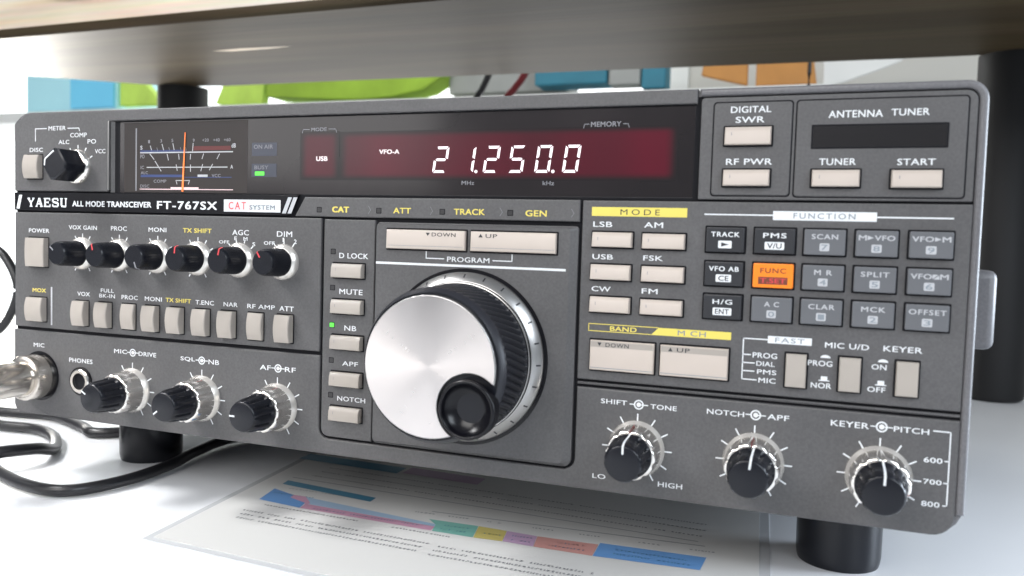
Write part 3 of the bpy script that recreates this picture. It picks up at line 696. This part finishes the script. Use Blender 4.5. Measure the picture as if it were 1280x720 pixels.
def small_knob(cx, cz, ang, colr='red', cover=True):
    c = (cx, 0, cz); mb = MB()
    mb.lathe([(6.75,0),(6.8,.9),(6.5,1.6),(5.4,2.6),(5.2,2.7)], 64, M['satin'], c)
    o = mb.build('skirted_knob', radio, origin=(cx,-2,cz), smooth=50)
    mb = MB()
    mb.lathe([(5.3,2.6),(5.35,3.2),(5.25,4.0),(4.95,11.0),(4.6,12.3),(4.2,12.8),(4.05,12.8)], 160, M['black'], c, flute=lambda a, d: 1-.018*(1+math.cos(40*a))/2 if 3.5 < d < 11.5 else 1)
    mb.build('knob_cap', o, origin=(cx,-8,cz), smooth=40)
    if colr:
        a = math.radians(ang); sx, cz_ = math.sin(a), math.cos(a); L = [(2.0,12.88),(4.2,12.88),(4.65,12.4),(4.98,11.05)]; vs = []
        for r, y in L:
            for s in (-1, 1): vs.append((cx+(r+.05)*sx+s*cz_*.3, -y, cz+(r+.05)*cz_-s*sx*.3))
        k = MB(); k.add(vs, [(2*i,2*i+1,2*i+3,2*i+2) for i in range(3)], M[colr]); k.build('pointer_line', o)
small_knob(39.4, 70.2, -50, 'dimwhite'); small_knob(59.2, 70.2, -15); small_knob(79.0, 70.2, 160, 'dimwhite'); small_knob(98.9, 70.2, 5); small_knob(118.8, 70.2, 12); small_knob(138.8, 70.2, -32)

# meter selector: black bar knob on a silver skirt
mb = MB(); c = (36.8, 0, 106); mb.lathe([(7.3,0),(7.3,.8),(6.8,2.0),(5.8,2.6)], 64, M['chrome'], c)
o = mb.build('meter_switch', radio, origin=(36.8,-1,106), smooth=50)
mb = MB(); ca, sa = math.cos(math.radians(35)), math.sin(math.radians(35))
def rot(p): return (36.8+p[0]*ca-p[1]*sa, 106+p[0]*sa+p[1]*ca)
poly = [rot(p) for p in [(-5.6,-3.6),(-3.4,-5.4),(3.4,-5.4),(5.6,-3.6),(5.6,3.6),(3.4,5.8),(-3.4,5.8),(-5.6,3.6)]]
mb.plate(poly, -11.5, -2.4, 1.0, M['black'], steps=2); mb.build('knob_cap', o)
mb = MB(); 
for p, q in ((rot((-4.5,2.6)), rot((-2.8,4.6))), (rot((-2.8,4.6)), rot((3.0,4.6)))): mb.line(p, q, .7, -11.56, M['white'])
mb.build('pointer_line', o)

# ------------------------------------------------------------------ tuning dial
DC = (213.8, 0, 40.5)
def at(d): return (DC[0], 0, DC[2])
mb = MB()
mb.lathe([(30.3,1.45),(30.3,1.9),(29.2,1.95)], 96, M['blackgloss'], DC)
mb.lathe([(29.1,1.9),(29.1,2.6),(28.9,2.9),(26.3,5.6),(26.0,5.7)], 128, M['alu'], DC, caps=False)
mb.lathe([(26.0,5.7),(25.6,5.2),(25.6,6.2)], 96, M['groove'], DC, caps=False)
mb.lathe([(25.8,6.1),(25.8,6.9),(25.5,7.0)], 96, M['alu'], DC, caps=False)
dial = mb.build('tuning_dial', radio, origin=DC, smooth=40)
mb = MB()
for i in range(48):
    a = 2*PI*i/48+.02; w = .28; 
    for s in (0,):
        r0, y0, r1, y1 = 28.5, 3.31, 27.3, 4.6
        sx, cz_ = math.sin(a), math.cos(a)
        vs = [(DC[0]+r*sx+t*cz_*w, -y-.05, DC[2]+r*cz_-t*sx*w) for r, y in ((r0,y0),(r1,y1)) for t in (-1,1)]
        if i % 2 == 0: mb.add(vs, [(0,1,3,2)], M['darkprint'])
mb.build('graduation', dial)
def knurl(a, d):
    if d < 7.6 or d > 24.6: return 1
    return 1-.048*(0.5+.5*math.cos(64*a+d*.8))**1.5
mb = MB()
pr = [(25.0,7.0),(25.3,7.4)]+[(25.3-.018*(d-7.6), d) for d in [7.7+i*1.2 for i in range(15)]]+[(24.9,25.2),(24.6,26.0),(23.6,27.6),(23.3,27.9)]
mb.lathe(pr, 576, M['rubber'], DC, flute=knurl, caps=False)
mb.lathe([(23.5,27.8),(22.9,27.6),(20,27.6)], 96, M['black'], DC)
mb.build('knurled_grip', dial, origin=(DC[0],-16,DC[2]), smooth=50)
# finger rest position on the face
FX, FZ, FR = DC[0]+14.2, DC[2]-11.8, 9.3
# metal face with a round bite taken out for the finger rest
cut = FR+1.5; R_ = 22.6; pts = []
n = 180
def inside(x, z): return math.hypot(x-FX, z-FZ) < cut
outer = [(DC[0]+R_*math.cos(2*PI*i/n), DC[2]+R_*math.sin(2*PI*i/n)) for i in range(n)]
st = [i for i in range(n) if inside(*outer[i-1]) and not inside(*outer[i])][0]
keep = []
for k in range(n):
    p = outer[(st+k) % n]
    if inside(*p): break
    keep.append(p)
a0 = math.atan2(keep[-1][1]-FZ, keep[-1][0]-FX); a1 = math.atan2(keep[0][1]-FZ, keep[0][0]-FX)
while a1 > a0: a1 -= 2*PI
if a0-a1 < PI: pass
arc = []
# go round the bite on the side nearest the dial centre
ac = math.atan2(DC[2]-FZ, DC[0]-FX)
def angd(a, b): return (a-b+PI) % (2*PI)-PI
d0, d1 = angd(a0, ac), angd(a1, ac)
for k in range(1, 40):
    a = ac+d0+(d1-d0)*k/40; arc.append((FX+cut*math.cos(a), FZ+cut*math.sin(a)))
poly = keep+arc
mb = MB(); mb.plate(poly, -29.2, -27.7, .35, M['spun'], steps=3, mside=M['alu'])
fo = mb.build('spun_face', dial, origin=(DC[0],-29,DC[2]), smooth=30)
# finger rest: dished black cup on a short post
mb = MB(); c = (FX, 0, FZ)
mb.lathe([(FR-.1,26.8),(FR,30.9),(FR-.15,31.5),(FR-.5,31.75),(FR-1.0,31.7),(FR-1.15,31.4),(FR-1.25,30.6),(FR-1.6,30.0),(FR-2.6,29.0),(FR-4.2,28.0),(FR-6,27.3),(1.4,27.0),(.1,26.95)], 96, M['blackgloss'], c)
mb.build('finger_rest', dial, origin=(FX,-29,FZ), smooth=60)

# ------------------------------------------------------------------ sockets and feet
mb = MB(); c = (38.8, 0, 16.6)
mb.lathe([(6.0,0),(6.0,.5),(5.2,.6)], 48, M['blackgloss'], c, caps=False)
mb.lathe([(5.1,.1),(5.1,1.0),(4.6,1.4),(3.5,1.3),(3.4,.3)], 48, M['chrome'], c, caps=False)
mb.lathe([(3.45,.2),(3.4,.25)], 32, M['groove'], c); mb.build('headphone_socket', radio)
mb = MB(); c = (15.6, 0, 17.0)
mb.lathe([(10.6,0),(10.6,.25),(10.0,.3)], 48, M['blackgloss'], c); mb.lathe([(8.8,.3),(8.8,1.6),(8.0,1.8)], 48, M['nickel'], c); mb.build('microphone_socket', radio)
for x, y in ((30.5,48),(337.5,48)):
    mb = MB(); mb.lathe([(13.4,-27.5),(13.7,-26.4),(14.0,-24.5),(14.2,2.9)], 64, M['black'], (x,y,0), axis='z'); mb.build('foot', radio, origin=(x,y,-27.5))
for x, y in ((30.5,255),(337.5,255)):
    mb = MB(); mb.lathe([(12.5,-27.5),(13.0,-26.4),(13.2,2.9)], 48, M['black'], (x,y,0), axis='z'); mb.build('foot', radio, origin=(x,y,-27.5))

# ================================================================== microphone plug and cord
mic = empty('microphone_plug', (15.6, -20, -27.5), 'nickel round microphone plug with black cord, screwed into the lower left socket of the radio', 'plug')
c = (15.6, 0, 17.0)
mb = MB()
mb.lathe([(9.2,2.0),(9.6,2.3),(9.6,7.8),(9.3,8.4),(8.6,8.7),(7.3,8.8)], 144, M['nickel'], c, flute=lambda a, d: 1-.02*(1+math.cos(48*a))/2 if 2.2 < d < 7.9 else 1, caps=False)
mb.build('locking_ring', mic, smooth=40)
mb = MB()
mb.lathe([(7.2,8.2),(7.3,9.5),(7.3,27.5),(7.0,28.0)], 72, M['nickel'], c, caps=False)
mb.lathe([(7.0,28.0),(7.9,28.3),(8.0,33.5),(7.2,36),(5,44),(4.6,44.5)], 72, M['nickel'], c, caps=True)
mb.build('barrel', mic, smooth=40)
mb = MB()
mb.tube([(15.6,-42,17),(14.5,-58,16),(6,-84,4),(-12,-92,-14),(-44,-80,-24.3),(-70,-40,-24.4),(-74,0,-24.4),(-41.1,11.2,-24.4),(3.9,-9.7,-24.4),(32.2,-17.7,-24.4),(50.3,-14.6,-24.4),(58.0,6,-24.4),(57.0,32,-24.4),(51.0,55.6,-24.4),(50.1,88.2,-24.4),(80,150,-24.4)], 2.45, M['cable'], 14, 10)
mb.build('cord', mic)
# second cable, coiled on the desk behind
mb = MB()
mb.tube([(-150,62,-24.6),(-115.7,73.6,-24.6),(-95.2,77.2,-24.6),(-70,80.8,-24.6),(-36.3,69,-24.6),(-21,62,-24.6),(-8,72,-24.6),(-2,95,-24.6),(30,150,-24.6),(60,210,-24.6)], 2.8, M['cable'], 12, 8)
mb.build('power_cable', None, thing_tag=('thick black cable running across the desk behind the front left foot of the radio', 'cable'))
mb = MB()
mb.tube([(-140,60,-24.4),(-100,56,-24.4),(-74.4,52.0,-24.4),(-52,54,-24.4),(-31.1,46.5,-24.4),(-10.9,29.4,-24.4),(-3.5,13,-20),(-8,-6,-18.6),(-30,-22,-24.4),(-70,-60,-24.4)], 2.7, M['cable'], 12, 8)
mb.build('looped_cable', None, thing_tag=('black cable loop lying on the white desk left of the radio, ends out of frame', 'cable'))
mb = MB()
mb.tube([(-330,150,-20),(-242,150,95),(-214,150,71),(-195,150,59),(-184,150,38.9),(-194,150,17),(-214,150,2),(-242,150,-14),(-300,152,-24),(-360,160,-24)], 3.0, M['cable'], 12, 8)
mb.build('hanging_cable', None, thing_tag=('black cable curving down behind the left side of the radio', 'cable'))
mb = MB(); mb.tube([(-330,300,60),(-250,300,66),(-150,300,70),(-40,300,60),(60,296,30)], 1.3, M['cable'], 8, 6)
mb.build('thin_wire', None, thing_tag=('thin dark wire running level into the back of the radio, far left', 'wire'))

# ================================================================== desk and paper
mb = MB(); mb.plate([(-900,-700),(1400,-700),(1400,500),(-900,500)], 0, 1, 0, M['desk']); mb.v = [(x, z, 0) for x, y, z in mb.v]; mb = MB()
mb.box(-900, 1400, -700, 500, -54, -27.5, M['desk'])
o = mb.build('desk', None, origin=(250,-100,-54), thing_tag=('white laminate desk top under the radio', 'desk'))
bv = o.modifiers.new('b', 'BEVEL'); bv.width = 1.5*S; bv.segments = 2

paper_c = [(111.8,-35.5),(317,-45),(299,240),(81,245)]
mb = MB(); N_ = 14
def bil(u, v):
    a, b, c_, d = paper_c; return ((1-u)*(1-v)*a[0]+u*(1-v)*b[0]+u*v*c_[0]+(1-u)*v*d[0], (1-u)*(1-v)*a[1]+u*(1-v)*b[1]+u*v*c_[1]+(1-u)*v*d[1])
M['paper'] = mat('laminated_paper', (0.64, 0.635, 0.62), 0.32)
M['laminate'] = mat('clear_laminate_border', (0.56, 0.57, 0.585), 0.25)
for i in range(1):
    b = [bil(0,0), bil(1,0), bil(1,1), bil(0,1)]
    g = [(109.2,-38.2),(320.6,-49),(302.8,243),(76.5,248)]; vs = [(x,y,-27.48) for x,y in g]+[(x,y,-27.16) for x,y in g]
    mb.add(vs, [(0,3,2,1),(4,5,6,7),(0,1,5,4),(1,2,6,5),(2,3,7,6),(3,0,4,7)], M['laminate'])
    vs = [(x,y,-27.12) for x,y in b]+[(x,y,-26.95) for x,y in b]
    mb.add(vs, [(0,3,2,1),(4,5,6,7),(0,1,5,4),(1,2,6,5),(2,3,7,6),(3,0,4,7)], M['paper'])
sheet = mb.build('laminated_sheet', None, origin=(200,100,-27.4), thing_tag=('laminated paper chart with coloured band bars, lying on the desk under the radio', 'paper'))
pb = MB(); zt = -26.85
def pq(pts, m, dz=0): pb.add([(x,y,zt+dz) for x,y in pts], [tuple(range(len(pts)))], m)
pm = {k: mat('ink_'+k, c_, .35, coat=.3) for k, c_ in {'blue':(.10,.22,.48),'blue2':(.14,.32,.64),'pink':(.58,.32,.44),'sky':(.36,.50,.66),'green':(.20,.46,.40),'yel':(.58,.49,.16),'mauve':(.50,.34,.50),'salmon':(.60,.30,.27),'teal':(.07,.25,.38),'ink':(.17,.17,.19),'grey':(.28,.29,.32)}.items()}
pq([(114,36),(160,31),(159.6,36.5),(113,41.5)], pm['teal'])
pq([(118.3,14.5),(139,12.4),(137.5,18.5),(128,21.8),(127.5,25),(115,29.2)], pm['blue2'])
pq([(128,21.8),(137.5,18.5),(139,15.5),(139.6,19.0),(133,25.4),(127.5,25.2)], pm['pink'], .005)
pq([(139.2,12.3),(197.0,11.2),(196.4,15.6),(138.5,17.6)], pm['pink'])
pq([(138.5,17.8),(196.3,15.8),(195.6,18.2),(133.5,25.0)], pm['sky'])
pq([(197.4,11.1),(213.7,11.3),(211.0,23.2),(190.8,22.4),(195.9,17.6)], pm['green'])
pq([(213.9,11.3),(224.8,12.2),(222.6,22.9),(211.2,23.2)], pm['yel'])
pq([(225,12.2),(236.5,12.0),(234.6,22.4),(222.8,22.9)], pm['mauve'])
pq([(236.7,12.0),(258,12.4),(257.3,23.8),(234.8,22.4)], pm['salmon'])
pq([(258.2,12.4),(294.2,15.3),(294.8,27.6),(257.5,25.6)], pm['blue2'])
for x0, x1, k in ((96,150,'teal'),(152,190,'mauve')): pq([(x0,74),(x1,72),(x1,82),(x0,84)], pm[k])
pq([(112,46),(290,42),(290,42.6),(112,46.6)], pm['grey']); pq([(188,30.6),(293,38.2),(293,38.9),(188,31.2)], pm['grey'])
def textline(x0, x1, y0, y1, h=1.6, m='ink'):
    h *= 0.72
    x = x0
    while x < x1:
        w = random.uniform(.7, 1.7); t = (x-x0)/(x1-x0); y = y0+(y1-y0)*t
        hh = h*random.uniform(.6, 1)
        for k in range(3):
            xa = x+random.uniform(0, w*.4); pq([(xa,y+k*hh*.5),(xa+w*.6,y+k*hh*.5),(xa+w*.6,y+k*hh*.5+.3),(xa,y+k*hh*.5+.3)], pm[m])
        if random.random() < .75: pq([(x+w*.3,y),(x+w*.3+.3,y),(x+w*.3+.3,y+hh),(x+w*.3,y+hh)], pm[m], .004)
        x += w+.22
        if random.random() < .04: x += 2
for k in range(3):
    textline(121+k*1.5, 201, .6-k*4.0, -1.6-k*4.0); textline(206, 262, -2.6-k*4.0, -3.2-k*4.0)
    textline(118, 290, 66-k*7, 62-k*7, 1.1, 'ink')
textline(124.5, 167, 9.2, 8.4, 1.1); textline(182, 206, 8.0, 7.6, 1.1); textline(120,158,32,33,.01)
for x0, x1, y in ((118,136,24),(144,190,13.6),(199,209,14),(199,209,18),(215.5,222,16.5),(227,234,14.5),(226,233,18.5),(241,254,15),(243,252,19),(264,290,17),(264,289,21)): textline(x0, x1, y, y+.6, 1.5, 'teal')
for x0 in (182, 196, 212, 230, 248, 270, 288): textline(x0, x0+8, 27.5+(x0-182)*.05, 28+(x0-182)*.05, .9, 'grey')
pb.build('printed_chart', sheet, smooth=10)

# ================================================================== wooden shelf above
shelf = empty('wooden_shelf', (60, 320, -27.5), 'thick pale wooden shelf board on black round legs standing over the radio', 'shelf')
# plan outline of the board, rounded back-left corner, slightly uneven edges
out = [(-620,228),(-200,219),(200,211),(600,213),(950,212),(1000,260),(1000,452),(700,454),(370,452),(60,444),(-134,440),(-250,440),(-310,430),(-380,380),(-442,338),(-520,270)]
mb = MB(); z0, z1 = 231, 281; n = len(out); e = 7
ctr = (100, 330)
def shr(p, d):
    q = inset([(x, y) for x, y in out], d); return q
rings = [(shr(out, 5), z0), (shr(out, 1.8), z0+1.6), (out, z0+6), (out, z1-4), (shr(out, 3), z1)]
vs = [(x, y, z) for R, z in rings for x, y in R]; fs = []
for k in range(len(rings)-1):
    for i in range(n): j = (i+1) % n; fs.append((k*n+i, k*n+j, (k+1)*n+j, (k+1)*n+i))
fs.append(tuple(range(n))[::-1]); fs.append(tuple((len(rings)-1)*n+i for i in range(n)))
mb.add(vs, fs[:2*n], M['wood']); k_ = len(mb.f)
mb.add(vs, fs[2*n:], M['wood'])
mb.mi(M['wood_lit_edge']); 
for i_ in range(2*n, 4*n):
    if i_ % n < 5: mb.m[i_] = mb.mi(M['wood_lit_edge'])  # front-edge faces get the pine with light painted in
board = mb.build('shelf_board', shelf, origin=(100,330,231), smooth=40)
# knot streak on the front edge, a crack underneath
mb = MB(); mb.add([(x, 213.6, z) for x, z in ((-235,258),(-225,261.2),(-150,260),(-60,262),(-50,259),(-90,255),(-170,254.5),(-215,255.5))], [tuple(range(8))], M['woodknot']); 
mb.add([(x, 213.4, z) for x, z in ((-215,260.2),(-60,259.6),(-62,258.2),(-200,257.8))], [(0,1,2,3)], M['woodpale'])
mb.build('knot_streak', board)
mb = MB(); mb.add([(x,y,230.95) for x,y in ((-152,301),(-122,298.5),(-74,301.5),(-98,305),(-135,305.5))], [(4,3,2,1,0)], M['woodpale']); mb.build('sapwood_streak', board)
for (x, y, r) in ((-305,438,25),(455,455,22)):
    mb = MB(); mb.lathe([(r-3,-27.5),(r-.5,-25.5),(r,-22),(r,231.5)], 64, M['legblack'], (x,y,0), axis='z'); mb.build('leg', shelf, origin=(x,y,-27.5))
for (x, y, r) in ((-560,240,20),(800,300,20)):
    mb = MB(); mb.lathe([(r-3,-27.5),(r-.5,-25.5),(r,-22),(r,231.5)], 48, M['legblack'], (x,y,0), axis='z'); mb.build('leg', shelf, origin=(x,y,-27.5))

# ================================================================== background
M['daylight'] = emit('daylight', (0.97, 0.99, 1.0), 2.2)
win = empty('window', (-700, 900, -400), 'large bright window glowing with daylight behind the shelf', 'window')
mb = MB(); mb.box(-2200, 120, 900, 904, -500, 900, M['daylight']); mb.build('pane', win)
mb = MB(); mb.box(120, 150, 880, 915, -500, 920, M['whitep']); mb.box(-2230, -2200, 880, 915, -500, 920, M['whitep']); mb.build('frame', win)
mb = MB(); mb.box(150, 2200, 890, 920, -700, 1400, M['wallp'])
tag(mb.build('back_wall', None), 'pale beige wall behind the right end of the radio', 'wall')
mb = MB(); mb.box(-1500, 330, 700, 889, 246, 262, M['whitep'])
mb.build('window_sill', None, thing_tag=('white window sill carrying the blue box and green cloth behind the radio', 'window sill'))
def slab(name, x0, x1, y0, y1, z0, z1, m, tg, skew=0):
    mb = MB(); vs = [(x0,y0,z0),(x1,y0,z0),(x1,y1,z0),(x0,y1,z0),(x0+skew,y0,z1),(x1-skew,y0,z1),(x1-skew,y1,z1),(x0+skew,y1,z1)]
    mb.add(vs, [(0,3,2,1),(4,5,6,7),(0,1,5,4),(1,2,6,5),(2,3,7,6),(3,0,4,7)], m)
    o = mb.build(name, None, thing_tag=tg); bv = o.modifiers.new('b', 'BEVEL'); bv.width = 2*S; bv.segments = 3; return o
bx = slab('plastic_box', -857, -672, 706, 800, 262.3, 420, M['cyan'], ('light blue plastic box standing on the window sill, far left', 'box'))
mb = MB(); mb.box(-760, -674, 702, 705.9, 266, 410, M['blue']); mb.build('side_panel', bx)
def cloth(name, pts, y0, y1, m, tg):
    mb = MB(); n = len(pts); mb.add([(x,y0,z) for x,z in pts]+[(x,y1,z) for x,z in pts],
        [tuple(range(n)), tuple(range(n,2*n))[::-1]]+[((i+1)%n,i,n+i,n+(i+1)%n) for i in range(n)], m)
    o = mb.build(name, None, thing_tag=tg); bv = o.modifiers.new('b', 'BEVEL'); bv.width = 1.5*S; bv.segments = 2; return o
cloth('green_board', [(-668,268),(-588,268),(-640,320),(-668,360)], 708, 722, M['green'], ('bright green triangular panel on the sill between the blue box and the shelf leg', 'panel'))
cloth('green_cushion', [(-492,266),(-470,264),(-412,262.5),(-408,300),(-406,360),(-420,360),(-470,310)], 708, 724, M['green'], ('bright green cushion edge on the sill just right of the rear shelf leg', 'cushion'))
cloth('green_bag', [(-408,274),(-340,270),(-262,265.5),(-210,268),(-165,276),(-140,290),(-130,330),(-408,330)], 712, 760, M['greend'], ('dark green rounded cloth bag on the sill, middle of the gap under the shelf', 'bag'))
slab('grey_case', -140, 20, 740, 800, 273, 340, M['greycard'], ('grey case on the sill behind the black and red cables', 'case'))
slab('white_ledge', -145, 330, 764, 860, 262.2, 272, M['whitep'], ('white strip of trim lying on the sill under the grey case', 'trim'))
slab('teal_book', -8, 82, 702, 740, 272.5, 330, M['teal'], ('teal book lying under the shelf right of the red cable', 'book'))
slab('teal_packet', 124, 152, 700.5, 735, 264, 330, M['teal'], ('small teal packet between the teal book and the orange card', 'packet'))
slab('grey_folder', 84, 122, 704, 730, 270, 330, M['greycard'], ('pale grey folder between the two teal items', 'folder'))
cloth('orange_card', [(192,277),(243,264),(243,330),(200,330)], 703, 712, M['amber'], ('brown orange card behind the radio, left of its lighter neighbour', 'card'))
cloth('amber_box', [(252,262.5),(316,262.5),(306,330),(252,330)], 703, 740, M['amber'], ('light orange box behind the radio beside the thin black cable', 'box'))
cloth('white_sheet', [(322,258),(345,264),(380,276),(400,284),(400,330),(320,330)], 706, 709, M['whitep'], ('folded white sheet hanging right of the thin black cable', 'sheet'))
mb = MB(); mb.tube([(-34,560,-420),(-34,560,-150),(-30,560,150),(-25,560,225),(-17,560,243),(-8,560,262),(8,560,300)], 3.6, M['cable'], 10, 6)
mb.build('black_cable', None, thing_tag=('thick black cable rising behind the radio beside the red cable', 'cable'))
mb = MB(); mb.tube([(2,560,-420),(2,560,-150),(6,560,150),(10,560,225),(19,560,241),(30,560,256),(52,560,300)], 4.0, M['cablered'], 10, 6)
mb.build('red_cable', None, thing_tag=('dark red cable rising behind the radio next to a black one', 'cable'))
mb = MB(); mb.tube([(308,640,-420),(308,640,-100),(308,640,120),(309,640,200),(309,640,262),(310,640,330)], 2.0, M['cable'], 8, 4)
mb.build('vertical_cable', None, thing_tag=('thin black vertical cable between the light orange box and white sheet', 'cable'))

# ================================================================== world, lights, camera
w = bpy.data.worlds.new('World'); scene.world = w; w.use_nodes = True
w.node_tree.nodes['Background'].inputs['Color'].default_value = (0.86, 0.92, 1.0, 1)
w.node_tree.nodes['Background'].inputs['Strength'].default_value = 0.30
def area(name, loc, target, size, power, colr, sizey=None, spread=180):
    l = bpy.data.lights.new(name, 'AREA'); l.energy = power; l.color = colr; l.shape = 'RECTANGLE'; l.size = size*S; l.size_y = (sizey or size)*S; l.spread = math.radians(spread)
    o = bpy.data.objects.new(name, l); col.objects.link(o); o.location = [c*S for c in loc]
    d = Vector(target)-Vector(loc); o.rotation_euler = d.to_track_quat('-Z', 'Y').to_euler(); return o
area('window_light_front', (-150,-1250,900), (180,0,40), 900, 15, (1.0, 0.975, 0.95), 700)
area('window_light_left_front', (-900,-1300,450), (200,0,40), 900, 3.6, (1.0, 0.98, 0.97), 500)
area('window_light_right', (1100,-700,700), (380,-30,10), 500, 9.5, (0.84, 0.92, 1.0), 600)
area('window_light_rear_right', (900,200,160), (368,6,80), 300, 1.3, (0.78, 0.88, 1.0), 300, 60)
area('shelf_fill_rear_left', (-950,620,40), (-330,300,231), 300, 1.7, (1.0, 0.97, 0.90), 200, 70)  # added lamp, lifts the left part of the shelf underside
area('desk_fill_left', (-420,-300,700), (-60,-60,-27), 250, 1.0, (1.0, 1.0, 1.0), 250, 50)  # added narrow lamp brightening the left of the desk

cam = bpy.data.cameras.new('camera'); co = bpy.data.objects.new('camera', cam); col.objects.link(co); scene.camera = co
R = Matrix(((0.9371851, 0.3475071, 0.0303776), (-0.0472367, 0.0401443, 0.9980767), (0.3456193, -0.9368176, 0.0540377)))
co.matrix_world = Matrix.Translation(Vector((326.115, -260.136, 79.846))*S) @ R.transposed().to_4x4()
cam.sensor_width = 36; cam.lens = 1031.71*36/1280; cam.clip_start = 0.01; cam.clip_end = 50
cam.dof.use_dof = True; cam.dof.focus_distance = 0.315; cam.dof.aperture_fstop = 15
vs_ = scene.view_settings; vs_.view_transform = 'Standard'; vs_.look = 'None'; vs_.exposure = 0; vs_.gamma = 1
